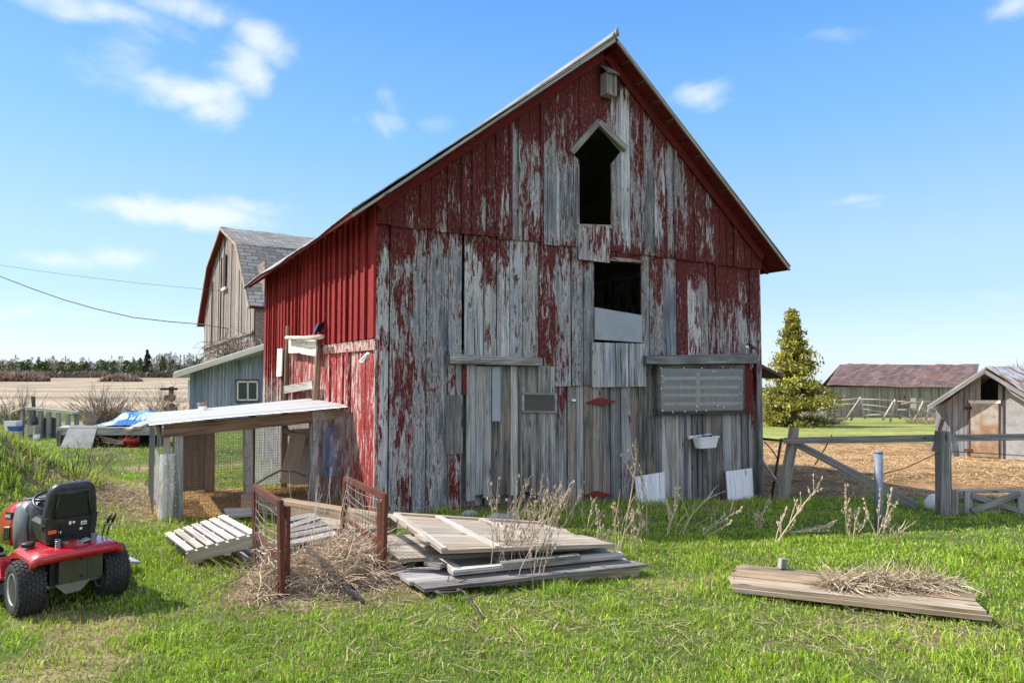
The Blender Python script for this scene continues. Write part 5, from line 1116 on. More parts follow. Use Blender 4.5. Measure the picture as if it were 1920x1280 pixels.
# rack of old posts
rk = thing('timber_rack', 'open timber rack of grey posts and boards by the field edge', 'rack', G(95, 826)); O = rk.location; Y1 = O.y+.8
for p, q, w in (((44,764),(146,773),.07), ((22,772),(44,764),.07), ((146,773),(126,779),.06)): mb = MB(); mb.beam(P(*p,Y1), P(*q,Y1-.3), w, w*.8); mb.build('rail', M['pale_wood' if w == .07 else 'grey_wood'], rk, O)
for i, (x, yt) in enumerate(((43,762),(58,768),(77,770),(92,771),(110,773),(127,775),(143,774))): mb = MB(); mb.beam(P(x-4+i,832,Y1)-Vector((0,0,.1)), P(x,yt,Y1), .09, .07, up=(0,1,0)); mb.build('post', M['grey_wood'], rk, O)
mb = MB(); mb.beam(P(55,790,Y1)+Vector((0,.1,0)), P(55,818,Y1)+Vector((0,.1,0)), .1, .1)
for i in range(8): mb.beam(P(68+i*5,820,Y1+.15), P(68+i*5,783+rng.uniform(-2,3),Y1+.15), .052*Y1/14*1.0, .02, up=(0,1,0))
mb.build('board_screen', M['dark_wood'], rk, O)
pp = MB(); q = G(66,800); pp.beam(P(66,802,Y1+1.2), P(62,743,Y1+1.2), .07, .06, up=(0,1,0)); tag(pp.build('old_post', M['dark_wood'], None, q), 'single dark leaning post standing behind the timber rack', 'post')
for k, (x, y, w, h, mt, lab) in enumerate(((24,797,.32,.22,'white','upright white board propped behind the grassy bank'), (30,803,.3,.13,'bluebox','blue plastic bin behind the grassy bank'), (56,825,.3,.12,'lead','pale blue grey tub at the rack foot'), (68,830,.16,.16,'white','white bucket beside the pale tub at the rack foot'), (62,806,.2,.22,'grey_wood','grey wooden crate standing under the timber rack'))):
    p = P(x, y, Y1-.6); p.z = gzf(p.x, p.y); mb = MB()
    if mt == 'white' and k == 3: mb.lathe([(.06,0),(.07,.01),(.08,h),(.075,h),(.065,.02)], p, (0,0,1), 16)
    else:
        p.z = P(x,y,Y1-.6).z-h/2
        mb.sections([[(p.x+a*w/2*f, p.y+b*.1*f, p.z+z) for a, b in ((-1,-1),(1,-1),(1,1),(-1,1))] for f, z in ((.86,0),(1,h*.96),(1.05,h*.97),(1.05,h),(.95,h),(.82,h*.1))], False)
    tag(mb.build(('propped_board','plastic_bin','tub','bucket','crate')[k], M[mt], None, p), lab, ('board','bin','tub','bucket','crate')[k])
# bushes in front of the field
for k, (x, y, n, L, lab) in enumerate(((195,800,150,1.0,'bare brown bush behind the blue tarp'), (18,800,90,.95,'thin bare shrub at the left edge behind the white board'), (312,800,60,.9,'sparse bare bush beside the blue shed'), (290,775,30,.8,'thin weeds at the coop end of the table'))):
    p = G(x, y-6); thicket('bare_bush', lab, 'bush', p, n, L*p.y/16, .75, .012, 'bushtwig' if k != 2 else 'twig', 1.0, 5, .15, base=.5*p.y/18, fork=3)
thicket('dead_weed', 'orange dead weed clump standing left of the tarp', 'weed', P(168,800,Y0+.5), 70, .42, .3, .008, 'twig', 1, 4, .1, base=.12)
br = MB(); a = P(262,768,Y0+.9); br.tube([P(232,764,Y0+1), P(250,772,Y0+1), P(285,776,Y0+1)], [.02,.03,.02], 5); br.tube([P(279,763,Y0+1), P(285,776,Y0+1)], .02, 5); tag(br.build('branch', M['darktwig'], None, a), 'dead branch lying above the blue tarp', 'branch')
# small red machine far by the shed
p = P(319, 742, 30); mr = thing('red_machine', 'small red farm machine by the corner of the blue shed', 'machine', (p.x, p.y, gzf(p.x, p.y)))
mb = MB(); mb.obox(P(321,739,30), (.06,0,0), (0,.1,0), (.0,0,.35)); mb.obox(P(318,746,30), (.22,0,0), (0,.1,0), (0,0,.12)); mb.build('body', M['trim_red'], mr, mr.location)
mb = MB(); mb.lathe([(.0,-.08),(.3,-.08),(.32,0),(.3,.08),(0,.08)], P(320,768,30), (.3,1,0), 16); mb.build('wheel', M['rubber'], mr, mr.location)
mb = MB(); mb.obox(P(317,729,30), (.3,0,0), (0,.2,0), (0,0,.05)); mb.build('canopy', M['blackmetal'], mr, mr.location)

# ---- far wood, spruces, hedges
def cards(pts, size, cols, mat, name, elong=1.0, up=None):
    """random small leaf quads at pts (numpy n,3)"""
    n = len(pts); a = nrng.normal(size=(n,3)); a /= np.linalg.norm(a, axis=1)[:,None]; b = nrng.normal(size=(n,3)); b -= (a*b).sum(1)[:,None]*a; b /= np.linalg.norm(b, axis=1)[:,None]
    if up is not None: a = a*.5+np.array(up); a /= np.linalg.norm(a, axis=1)[:,None]; b = np.cross(a, nrng.normal(size=(n,3))); b /= np.linalg.norm(b, axis=1)[:,None]
    s = (size*nrng.uniform(.6,1.4,n))[:,None]; A_ = a*s*elong; B_ = b*s
    v = np.stack([pts-A_, pts+B_*.6-A_*.1, pts+A_, pts-B_*.6-A_*.1], 1).reshape(-1,3); return v, np.repeat(cols, 4, 0), np.arange(n*4).reshape(n,4)
def npmesh(name, v, f, c, mat, origin=(0,0,0), parent=None):
    me = bpy.data.meshes.new(name); o = np.array(origin, float); nv, nf, k = len(v), len(f), f.shape[1]
    me.vertices.add(nv); me.vertices.foreach_set('co', (v-o).astype(np.float32).ravel()); me.loops.add(nf*k); me.loops.foreach_set('vertex_index', f.astype(np.int32).ravel())
    me.polygons.add(nf); me.polygons.foreach_set('loop_start', (np.arange(nf)*k).astype(np.int32)); me.polygons.foreach_set('loop_total', np.full(nf, k, np.int32))
    at = me.attributes.new('pv', 'FLOAT_COLOR', 'POINT'); at.data.foreach_set('color', np.concatenate([c, np.ones((nv,1))], 1).astype(np.float32).ravel()); me.update(calc_edges=True); me.validate()
    me.materials.append(M[mat]); ob = bpy.data.objects.new(name, me); COL.objects.link(ob)
    if parent is not None: ob.parent = parent
    else: ob.location = origin
    return ob
V, C_, F = [], [], []; off = 0
def addc(t):
    global off
    v, c, f = t; V.append(v); C_.append(c); F.append(f+off); off += len(v)
for i in range(900):
    u = nrng.uniform(-1.15, -.22); Y = nrng.uniform(285, 330); x = u*Y; zb = gzf(x, Y); n1 = float(fbm(u*9, 3.3, 77)); kind = nrng.random()
    dense = u < -.55
    if kind < (.72 if dense else .40):
        h = nrng.uniform(4.5, 8.0)*(.75+.6*n1); r = nrng.uniform(1.6, 3.4); n = 80; t = nrng.random(n)**.7; a = nrng.uniform(0, 2*math.pi, n); rr = r*np.sqrt(np.clip(1-t**1.7,.04,1))*np.sqrt(nrng.uniform(.15,1,n))
        pts = np.stack([x+rr*np.cos(a), Y+rr*np.sin(a), zb+t*h], 1); base = np.array([.05,.095,.02]) if nrng.random() < .6 else np.array([.10,.105,.03]); cols = base*nrng.uniform(.5,1.5,(n,1)); addc(cards(pts, .55, cols, 'leaf', 'x'))
    else:
        h = nrng.uniform(6.5, 10.5)*(.75+.5*n1); n = 46; w = nrng.uniform(.10,.2); cl = np.array([.42,.38,.34])*nrng.uniform(.7,1.15)
        v = np.array([[x-w,Y,zb],[x+w,Y,zb],[x+w*.3+nrng.uniform(-.4,.4),Y,zb+h],[x-w*.3,Y,zb+h]]); addc((v, np.repeat(cl[None],4,0), np.array([[0,1,2,3]])))
        t = nrng.uniform(.38,1.03,n); a = nrng.uniform(0,2*math.pi,n); rr = 2.0*np.sin(np.clip((t-.3)/.75,0,1)*math.pi)*nrng.uniform(.15,1.1,n); pts = np.stack([x+rr*np.cos(a), Y+rr*np.sin(a), zb+t*h], 1); addc(cards(pts, .2, np.repeat((cl*.8)[None],n,0)*nrng.uniform(.7,1.2,(n,1)), 'leaf', 'x', 4.0, (0,0,.5)))
n = 5200; u = nrng.uniform(-1.15,-.22,n); Y = nrng.uniform(279,286,n); x = u*Y; t = nrng.random(n); pts = np.stack([x, Y, gz(x,Y)+t*2.6*(.5+fbm(u*30,1,5))], 1); cols = np.where((u > -.62)[:,None], np.array([.12,.115,.08]), np.array([.17,.145,.11]))*nrng.uniform(.6,1.3,(n,1)); addc(cards(pts, .5, cols, 'leaf', 'x', 1.6, (0,0,.7)))
n = 7000; u = nrng.uniform(-1.15,-.22,n); Y = nrng.uniform(292,335,n); x = u*Y; t = nrng.random(n); pts = np.stack([x, Y, gz(x,Y)+t*5.0], 1); addc(cards(pts, 1.1, np.array([.06,.07,.04])*nrng.uniform(.5,1.4,(n,1)), 'leaf', 'x'))
tag(npmesh('woodland', np.concatenate(V), np.concatenate(F), np.concatenate(C_), 'leaf'), 'distant mixed wood beyond the stubble field', 'woodland', kind='stuff')
def conifer(name, lab, cat, base, h, r, n, size, cols, droop=.1, trunk=.12, low=.04, pw=.9, jit=.35, seed=1, nb=90, whorl=1):
    e = thing(name, lab, cat, base); b = Vector(base); mb = MB(); mb.tube([b-Vector((0,0,.2)), b+Vector((0,0,h*.5)), b+Vector((0,0,h*.97))], [trunk, trunk*.6, trunk*.1], 8); mb.build('trunk', M['brown_wood'], e, base)
    g_ = np.random.default_rng(seed); P_ = []; K = []; lim = MB()
    for i in range(nb):
        t = low+(1-low)*((i//whorl)*whorl/nb)**.85+g_.uniform(-.012,.012); a = g_.uniform(0, 2*math.pi); L = r*(1-t)**pw*g_.uniform(1-jit, 1+jit*.55)*(1+.14*math.sin(a*2+t*9)*math.cos(t*23))+.12; m = int(n/nb*(.35+1.3*(1-t))); q = g_.uniform(.12,1,m)**.75; bx = g_.normal(size=(m,3))*(.10+.17*q*L*.5)[:,None]
        bx[:,2] *= .6; up = g_.uniform(-.1,.45)
        pt = np.stack([b.x+np.cos(a)*q*L, b.y+np.sin(a)*q*L, b.z+t*h+(up*q-droop*q*q)*L], 1)+bx; P_.append(pt); tone = g_.uniform(.5,1.3); w = g_.random(m)[:,None]
        cc = (np.array(cols[0])*(1-w)+np.array(cols[1])*w)*tone*g_.uniform(.75,1.2,(m,1)); br_ = g_.random(m) < .05+.5*(q < .4); cc[br_] = np.array([.14,.095,.05])*g_.uniform(.5,1.3,(br_.sum(),1)); K.append(cc)  # inner cards browned as dead foliage, also painting shaded depth into the crown
        lim.tube([b+Vector((0,0,t*h)), b+Vector((math.cos(a)*L*.8, math.sin(a)*L*.8, t*h+(up*.8-droop*.6)*L))], [trunk*.25*(1-t)+.012, .008], 4, cap=False)
    lim.build('limb', M['darktwig'], e, base)
    v, c, f = cards(np.concatenate(P_), size, np.concatenate(K), 'leaf', 'x', 1.35, (0,0,.35)); npmesh('crown', v, f, c, 'leaf', base, e); return e
b = P(275, 712, 285); b.z = gzf(b.x, b.y); conifer('spruce_tree', 'single tall dark spruce rising from the distant wood', 'tree', b, 12.2, 2.6, 1500, .45, ((.035,.06,.03),(.06,.085,.04)), nb=60, seed=4)
for k, (x, y, w, lab) in enumerate(((50,709,9,'long low brown thicket in the stubble field at far left'), (8,712,6,'dull brown thicket at the left edge of the field'), (225,718,8,'grey brown bush alone in the middle of the stubble field'))):
    q = P(x, y, 150); q.z = gzf(q.x, q.y); n = 700; a = nrng.uniform(-1,1,n); pts = np.stack([q.x+a*w*.5, q.y+nrng.uniform(-1.5,1.5,n), q.z+nrng.random(n)**.8*(2.0 if k != 2 else 1.4)*(1-a*a*.6)], 1); v, c, f = cards(pts, .4, np.array([.30,.215,.165])*nrng.uniform(.6,1.3,(n,1)), 'leaf', 'x', 1.8, (0,0,.6)); tag(npmesh('field_bush', v, f, c, 'leaf', tuple(q)), lab, 'bush')
# ---- overhead cables
for k, (pts, r, lab) in enumerate((([(-900,120,60),(0,497,34),(70,507.5,34),(150,518,34),(265,531.5,34),(368,541,34),(440,547,33)], .009, 'upper thin cable crossing the sky to the gambrel barn'), ([(-900,60,60),(0,518,33),(60,541,33),(120,562,33),(180,579,33),(250,595,33),(320,603,33),(380,608,33),(452,620,31)], .022, 'lower sagging black cable running to the gambrel barn'))):
    mb = MB(); mb.tube([P(*q) for q in pts], r, 5); tag(mb.build('overhead_cable', M['cable'], None, P(*pts[2])), lab, 'cable')

# ================================================================ background right
b = G(1490, 783); b = P(1488, 783, 44.0); b.z = gzf(b.x, b.y)
conifer('cedar_tree', 'yellow green cedar tree standing right of the red barn', 'tree', b, (783-563)/FPX*44, 2.75, 21000, .09, ((.47,.41,.065),(.23,.25,.05)), droop=.2, trunk=.2, low=.02, pw=1.05, jit=.5, nb=250, seed=9, whorl=9)
n = 0
LB = P(1548, 780, 62.0); lx = Vector((1, .02, 0)).normalized(); ly = Vector((-.12, 1, 0)).normalized()
lb = thing('long_barn', 'long low grey barn with maroon sheet roof beyond the log fence', 'barn', (LB.x, LB.y, gzf(LB.x, LB.y)))
lp = lambda x, y, off=0: P(x, y, 62.0-off)
mb = MB(); n = 70; a, b_ = lp(1552,725), lp(1826,725)
for i in range(n):
    p0 = a.lerp(b_, i/n); p1 = a.lerp(b_, (i+.93)/n); zt_ = p0.z; i0 = len(mb.v); c = (.1, rng.random(), rng.random(), 1); yo = rng.uniform(-.03,.03)
    for q, z in ((p0,-4.2),(p1,-4.2),(p1,zt_),(p0,zt_)): mb.vert((q.x, q.y+yo, z), c)
    u = rng.random()*20; mb.face((i0,i0+1,i0+2,i0+3), [(u,0),(u+.2,0),(u+.2,1.6),(u,1.6)])
mb.build('front_wall', M['longbarn_wood'], lb, lb.location)
mb = MB(); D = 9.0
mb.quad_slab([Vector((b_.x, b_.y, -4.2)), Vector((b_.x, b_.y+D, -4.2)), Vector((b_.x, b_.y+D, b_.z)), Vector((b_.x, b_.y, b_.z))], .1); mb.quad_slab([Vector((a.x, a.y, -4.2)), Vector((a.x, a.y+D, -4.2)), Vector((a.x, a.y+D, a.z)), Vector((a.x, a.y, a.z))], .1)
i0 = len(mb.v); mb.vert((b_.x,b_.y,b_.z)); mb.vert((b_.x,b_.y+D,b_.z)); mb.vert((b_.x,b_.y+D/2,P(1820,690,66.5).z)); mb.face((i0,i0+1,i0+2)); mb.quad_slab([Vector((a.x,a.y+D,-4.2)), Vector((b_.x,b_.y+D,-4.2)), Vector((b_.x,b_.y+D,b_.z)), Vector((a.x,a.y+D,a.z))], .1)
mb.build('end_wall', M['longbarn_wood'], lb, lb.location)
mb = MB(); NU, NV = 14, 8; e0, e1, r0_, r1 = lp(1549,722,.4), lp(1826,727,.4), P(1575,683,66.5), P(1836,684,66.5); back = Vector((0,4.8,-2.6)); i0 = 0
def lr(u, v):
    lo = e0.lerp(e1, u); hi = r0_.lerp(r1, u); p = lo.lerp(hi, v); sag = .14*math.sin(u*9)+.1*math.sin(u*21); return p+Vector((0,0,(.05*rng.uniform(-1,1)+sag*.5)*(1 if v > .1 else .4)))
mb.grid(lr, 30, 8, False, scale=(18, 4)); mb.quad_slab([r0_, r1, r1+back, r0_+back], .06); mb.build('roof', M['tin_red'], lb, lb.location)
mb = MB(); q = [lp(1690,741,.08), lp(1705,741,.08), lp(1705,763,.08), lp(1690,763,.08)]; i0 = [mb.vert(p) for p in q]; [mb.vert(p+Vector((0,.06,0))) for p in q]; [mb.face(f) for f in ((3,2,1,0),(0,1,5,4),(1,2,6,5),(2,3,7,6),(3,0,4,7))]; mb.build('red_shutter', M['trim_red'], lb, lb.location)
for q in ((1707,746,1718,765,'cream'), (1718,746,1735,778,'tan_wood')):
    mb = MB(); qq = [lp(q[0],q[3],.08), lp(q[2],q[3],.08), lp(q[2],q[1],.08), lp(q[0],q[1],.08)]; [mb.vert(p) for p in qq]; [mb.vert(p+Vector((0,.06,0))) for p in qq]; [mb.face(f) for f in ((0,1,2,3),(0,4,5,1),(1,5,6,2),(2,6,7,3),(3,7,4,0))]; mb.build('patch_panel', M[q[4]], lb, lb.location)
# log fence in front of it
lf = thing('log_fence', 'rambling fence of bleached split logs before the long barn', 'fence', P(1650,785,50)); O = lf.location
for p, q, r in (((1515,776),(1566,757),.06),((1535,768),(1566,748),.06),((1566,751),(1612,746),.06),((1566,760),(1612,757),.055),((1612,748),(1680,751),.06),((1612,758),(1680,765),.055),((1680,752),(1730,754),.06),((1615,766),(1686,779),.05),((1500,781),(1545,778),.07),((1620,778),(1688,777),.06),((1680,768),(1752,770),.055),((1728,770),(1757,778),.06),((1740,762),(1757,768),.05),((1690,757),(1757,752),.05)):
    mb = MB(); a, b_ = P(*p,49.5+rng.uniform(-.3,.3)), P(*q,49.5+rng.uniform(-.3,.3)); mb.tube([a, a.lerp(b_,.5)+Vector((0,0,rng.uniform(-.05,.05))), b_], [r, r*1.05, r*.8], 6); mb.build('rail', M['log'], lf, O)
for p, q in (((1561,782),(1566,747)),((1585,782),(1614,744)),((1622,780),(1612,744)),((1595,783),(1616,750)),((1655,782),(1675,752)),((1669,786),(1678,748)),((1688,780),(1676,752)),((1713,786),(1731,752)),((1735,788),(1742,762)),((1741,788),(1725,760))):
    mb = MB(); a, b_ = P(*p,49.2), P(*q,49.2); mb.tube([a-Vector((0,0,.2)), b_], [.07,.05], 6); mb.build('post', M['log'], lf, O)
p = P(1548,778,48.0); mb = MB(); mb.grid(lambda u, v: (p.x+.45*math.cos(u*2*math.pi)*math.sin(v*math.pi/2), p.y+.35*math.sin(u*2*math.pi)*math.sin(v*math.pi/2), gzf(p.x,p.y)+.45*math.cos(v*math.pi/2)), 14, 6); tag(mb.build('stone', M['stone'], None, p), 'pale boulder at the left end of the log fence', 'stone')
for k, (x, n, L) in enumerate(((1540,130,1.5),(1500,110,1.3),(1730,60,1.3),(1448,80,1.2))):
    q = P(x, 781, 47.5+k*.4); q.z = gzf(q.x, q.y); thicket('bare_brush', ('brown brush between the cedar and the log fence', 'brown brush under the cedar tree', 'reddish brush by the right end of the log fence', 'low brush between the barn and the cedar')[k], 'brush', q, n, L, 1.3, .025, 'darktwig' if k < 2 else 'twig', .8, 4, .3, base=1.2, fork=2)
# small silver shed
YS = 19.5; SH = P(1760, 850, YS); SH.z = gzf(SH.x, SH.y); hx = Vector((.62, -.78, 0)).normalized(); hy = Vector((.78, .62, 0)).normalized()
def hp(px, py, off=0.0):
    d = ray(px, py); o = Vector((0,0,CAMZ)); t = ((SH-hy*off)-o).dot(hy)/d.dot(hy); return o+d*t
ss = thing('small_shed', 'small silver grey shed with rusty metal door in the straw yard', 'shed', SH); O = SH
mb = MB(); Lx = hp(1754,760); n = 10
top = lambda x: (lambda a, b: a+(b-a)*(x-1754)/(1842-1754))(765, 698) if x < 1842 else 698+(x-1842)*(752-698)/(1935-1842)
xs = np.linspace(1754, 1882, 13)
for x0, x1 in zip(xs[:-1], xs[1:]):
    if 1838 < (x0+x1)/2 < 1872: y0_ = [752, 752]; 
    else: y0_ = [top(x0)+4, top(x1)+4]
    i0 = len(mb.v); c = (.1, rng.random(), rng.random(), 1); yo = rng.uniform(0,.012)
    q0, q1, q2, q3 = hp(x0+.3,862,yo), hp(x1-.5,862,yo), hp(x1-.5,y0_[1],yo), hp(x0+.3,y0_[0],yo)
    for q in (q0,q1,q2,q3): mb.vert(q, c)
    u = rng.random()*20; mb.face((i0,i0+1,i0+2,i0+3), [(u,0),(u+.2,0),(u+.2,2),(u,2)])
mb.build('front_wall', M['shed_wood'], ss, O)
def hq(mb, pts, off, th=.03):
    i0 = len(mb.v); q = [hp(x,y,off) for x,y in pts]; n = len(q)
    for p in q: mb.vert(p)
    for p in q: mb.vert(p+hy*th)
    mb.face([i0+k for k in range(n)], [(p.x*1.0, p.z) for p in q]); [mb.face((i0+(k+1)%n, i0+k, i0+n+k, i0+n+(k+1)%n)) for k in range(n)]; return mb
hq(MB(), [(1878,862),(1960,862),(1960,770),(1890,712),(1884,712)], .01).build('side_panel', M['concrete'], ss, O)
hq(MB(), [(1880,860),(1884,860),(1884,715),(1880,715)], .03).build('gap_shade', M['interior'], ss, O)  # dark strip on the wall, standing in for shade beside the panel
hq(MB(), [(1764,860),(1900,860),(1900,720),(1846,702),(1764,765)], -1.3).build('dark_backing', M['interior'], ss, O)  # added dark sheet behind the gable opening, so the inside reads unlit
dr = hq(MB(), [(1818,855),(1872,857),(1872,755),(1819,756)], .05); drr = dr.build('metal_door', M['beigemetal'], ss, O)
for y in (764, 843): hq(MB(), [(1808,y+3),(1822,y+3),(1822,y-2),(1808,y-2)], .075, .02).build('hinge', M['rust'], drr, O)
hq(MB(), [(1816,858),(1819,858),(1819,755),(1816,755)], .06).build('door_post', M['rust'], ss, O); hq(MB(), [(1816,756),(1876,756),(1876,750),(1816,750)], .06).build('door_lintel', M['cream'], ss, O)
rid = hp(1846,689,.45); rid2 = rid+hy*4.4; eL = hp(1738,760,.45); eR = hp(1962,760,.45)
mb = MB(); mb.quad_slab([rid, eL, eL+hy*4.4, rid2], .05); mb.build('roof', M['tin'], ss, O); 
mb = MB(); nn = 40
for i in range(nn):
    a0, a1 = i/nn, (i+1)/nn; z0 = .02*(i%2); z1 = .02*((i+1)%2); i0 = len(mb.v)
    for a_, zz_ in ((a0,z0),(a1,z1)): mb.vert(rid.lerp(rid2,a_)+Vector((0,0,zz_+.03))); mb.vert(eR.lerp(eR+hy*4.4,a_)+Vector((0,0,zz_+.03)))
    mb.face((i0,i0+1,i0+3,i0+2), [(a0*4,0),(a0*4,2),(a1*4,2),(a1*4,0)])
mb.build('tin_roof', M['tin_rust'], ss, O)
mb = MB(); mb.beam(hp(1742,764,.43), hp(1846,696,.43), .03, .1); mb.beam(hp(1846,696,.43), hp(1958,764,.43), .03, .1); mb.build('rake_board', M['grey_wood'], ss, O)
mb = MB()
for p0, p1 in ((hp(1754,700),hp(1754,700)+hy*4.2), (hp(1958,700),hp(1958,700)+hy*4.2)): mb.quad_slab([Vector((p0.x,p0.y,-1.6)), Vector((p1.x,p1.y,-1.6)), Vector((p1.x,p1.y,.35)), Vector((p0.x,p0.y,.35))], .04)
p0, p1 = hp(1754,700)+hy*4.2, hp(1958,700)+hy*4.2; mb.quad_slab([Vector((p0.x,p0.y,-1.6)), Vector((p1.x,p1.y,-1.6)), Vector((p1.x,p1.y,1.0)), Vector((p0.x,p0.y,1.0))], .04); mb.build('rear_wall', M['shed_wood'], ss, O)
for k, (p, q) in enumerate((((1748,845),(1766,785)),)): mb = MB(); mb.beam(hp(*p,.5), hp(*q,.2), .12, .1, up=(0,1,0)); tag(mb.build('old_post', M['dark_wood'], None, hp(*p,.5)), 'leaning dark post propped at the left corner of the small shed', 'post')
# bare tree at the right edge
q = P(1925, 770, 70); q.z = gzf(q.x, q.y); tr_ = thing('bare_tree', 'bare winter tree just showing at the right edge behind the shed', 'tree', q)
mb = MB(); mb.tube([q, q+Vector((.1,0,3)), q+Vector((0,0,5))], [.2,.15,.08], 7); mb.build('trunk', M['darktwig'], tr_, q)
tk = thicket('crown', None, None, q+Vector((0,0,3.2)), 130, 2.9, 1.0, .035, 'darktwig', 1, 5, 0, base=.3, fork=3); tk.parent = tr_; tk.location = Vector((0,0,3.2))
# ================================================================ grass, straw, weeds, brush
def in_poly(x, y, pts):
    ins = np.zeros(x.shape, bool); n = len(pts)
    for i in range(n):
        x0, y0 = pts[i][0], pts[i][1]; x1, y1 = pts[(i+1) % n][0], pts[(i+1) % n][1]
        c = ((y0 > y) != (y1 > y)) & (x < (x1-x0)*(y-y0)/((y1-y0) if abs(y1-y0) > 1e-9 else 1e-9)+x0); ins ^= c
    return ins
def rect(o, ax_, ay_, a0, a1, b0, b1): return [tuple((o+ax_*a+ay_*b)[:2]) for a, b in ((a0,b0),(a1,b0),(a1,b1),(a0,b1))]
EXCL = [rect(C0, A, B, -.02, W+.02, -.01, DEPTH), [PZ(795,1097,.0)[:2], PZ(1195,1053,.0)[:2], PZ(1140,1000,0)[:2], PZ(745,985,0)[:2]],
        [PZ(1385,1096,.05)[:2], PZ(1840,1146,.05)[:2], PZ(1790,1105,.05)[:2], PZ(1395,1065,.05)[:2]], rect(CO, A, B, -2.05, 0, .05, CD)]
def blades(name, x, y, h, w, col, lean=.5, mat='grass', flat=False, kindlab=None):
    n = len(x); z = gz(x, y); a = nrng.uniform(0, 2*np.pi, n); b = nrng.uniform(0, 2*np.pi, n); le = nrng.random(n)*lean
    dx, dy = np.cos(a), np.sin(a); lx_, ly_ = np.cos(b)*le, np.sin(b)*le; P0 = np.stack([x, y, z-.004], 1); wv = np.stack([dx, dy, dx*0], 1)*(w/2)[:,None]
    if flat:
        zz = nrng.uniform(.003, .03, n); d = np.stack([np.cos(b), np.sin(b), nrng.uniform(-.1,.35,n)], 1); mid_ = P0+np.stack([0*x,0*x,zz],1)+d*(h*.5)[:,None]; tip = mid_+d*(h*.5)[:,None]-np.stack([0*x,0*x,h*.08],1); wv = np.cross(d, [0,0,1]); wv /= np.linalg.norm(wv,axis=1)[:,None]; wv *= (w/2)[:,None]; P0 = P0+np.stack([0*x,0*x,zz],1)
    else:
        mid_ = P0+np.stack([lx_*h*.35, ly_*h*.35, h*.55], 1); tip = P0+np.stack([lx_*h*1.15, ly_*h*1.15, h*(1-.45*le)], 1)
    v = np.stack([P0-wv, P0+wv, mid_+wv*.75, mid_-wv*.75, tip], 1).reshape(-1, 3); i = np.arange(n)*5
    q = np.stack([i, i+1, i+2, i+3], 1); t = np.stack([i+3, i+2, i+4], 1)
    me = bpy.data.meshes.new(name); me.vertices.add(n*5); me.vertices.foreach_set('co', v.astype(np.float32).ravel()); me.loops.add(n*7); me.loops.foreach_set('vertex_index', np.concatenate([q.ravel(), t.ravel()]).astype(np.int32))
    me.polygons.add(n*2); me.polygons.foreach_set('loop_start', np.concatenate([np.arange(n)*4, n*4+np.arange(n)*3]).astype(np.int32)); me.polygons.foreach_set('loop_total', np.concatenate([np.full(n,4), np.full(n,3)]).astype(np.int32))
    c = np.repeat(col[:,None,:], 5, 1).reshape(-1,3)
    at = me.attributes.new('pv', 'FLOAT_COLOR', 'POINT'); at.data.foreach_set('color', np.concatenate([c, np.ones((n*5,1))], 1).astype(np.float32).ravel()); me.update(calc_edges=True)
    me.materials.append(M[mat]); o = bpy.data.objects.new(name, me); COL.objects.link(o); return tag(o, kindlab, kind='stuff')
def scatter(n, r0, r1, a0=-52, a1=52):
    a = np.radians(nrng.uniform(a0, a1, n)); r = np.sqrt(nrng.uniform(r0*r0, r1*r1, n)); return r*np.sin(a), r*np.cos(a)
XS, YS_, TT = [], [], []
for (n, r0, r1) in ((95000, 2.6, 4.6), (135000, 4.6, 7.5), (90000, 7.5, 12), (45000, 12, 19), (32000, 19, 32)):
    m = n//6; TT.append(np.repeat(nrng.uniform(0,1,m), 6)); x, y = scatter(m, r0, r1); k = 6; s_ = .018*(1+.12*r0)                                  # tufts of six
    XS.append(np.repeat(x, k)+nrng.normal(0, s_, m*k)); YS_.append(np.repeat(y, k)+nrng.normal(0, s_, m*k))
x = np.concatenate(XS); y = np.concatenate(YS_); ws, wf, wp = regions(x, y); db = debris(x, y); n1 = fbm(x*.8, y*.8, 5); n2 = fbm(x*3.1, y*3.1, 9); n3 = fbm(x*1.7, y*1.7, 61); tt = np.concatenate(TT)
keep = (nrng.random(len(x)) > ws*1.0) & (nrng.random(len(x)) > wf) & (nrng.random(len(x)) > db*.85) & (nrng.random(len(x)) > smooth(.62,.76,n1)*.45*((gz(x,y) < .2)|(x > -3.5))) & (nrng.random(len(x)) < .33+1.4*n2)
for p in EXCL: keep &= ~in_poly(x, y, p)
x, y, n1, n2, n3, tt = x[keep], y[keep], n1[keep], n2[keep], n3[keep], tt[keep]; r = np.hypot(x, y)
wallk = (x-C0.x)*B.x+(y-C0.y)*B.y; walls = (x-C0.x)*A.x+(y-C0.y)*A.y
nearwall = smooth(-1.3, -.2, wallk)*smooth(1.2, 2.4, walls)*smooth(W+1.2, W-.2, walls)*(wallk < .2)
mound = np.clip((gz(x, y)-.18)/.35, 0, 1)*(x < -3.5)
h = (.020+.036*n3**1.5+.085*smooth(.60,.82,n2)*nrng.random(len(x)))*nrng.uniform(.6,1.35,len(x))*(1+1.0*nearwall+1.6*mound)*(1+.022*r)
w = .0062*nrng.uniform(.7,1.5,len(x))*(1+.13*np.maximum(0, r-4)); t = nrng.random(len(x))[:,None]; f = np.clip(-.15+.55*n3+.45*n2+.75*tt+nrng.normal(0,.15,len(x)),0,1)[:,None]
col = np.array([.09,.27,.016])*(1-f)+np.array([.40,.54,.05])*f; col *= nrng.uniform(.6,1.25,(len(x),1))*(.72+.5*fbm(x*5,y*5,93))[:,None]
dry = nrng.random(len(x)) < (.09+.5*smooth(.58,.72,n1)*.6+.15*smooth(.50,.36,n2)); col[dry] = np.array([.48,.37,.20])*nrng.uniform(.55,1.15,(dry.sum(),1))
blades('grass', x, y, h, w, col, .85)
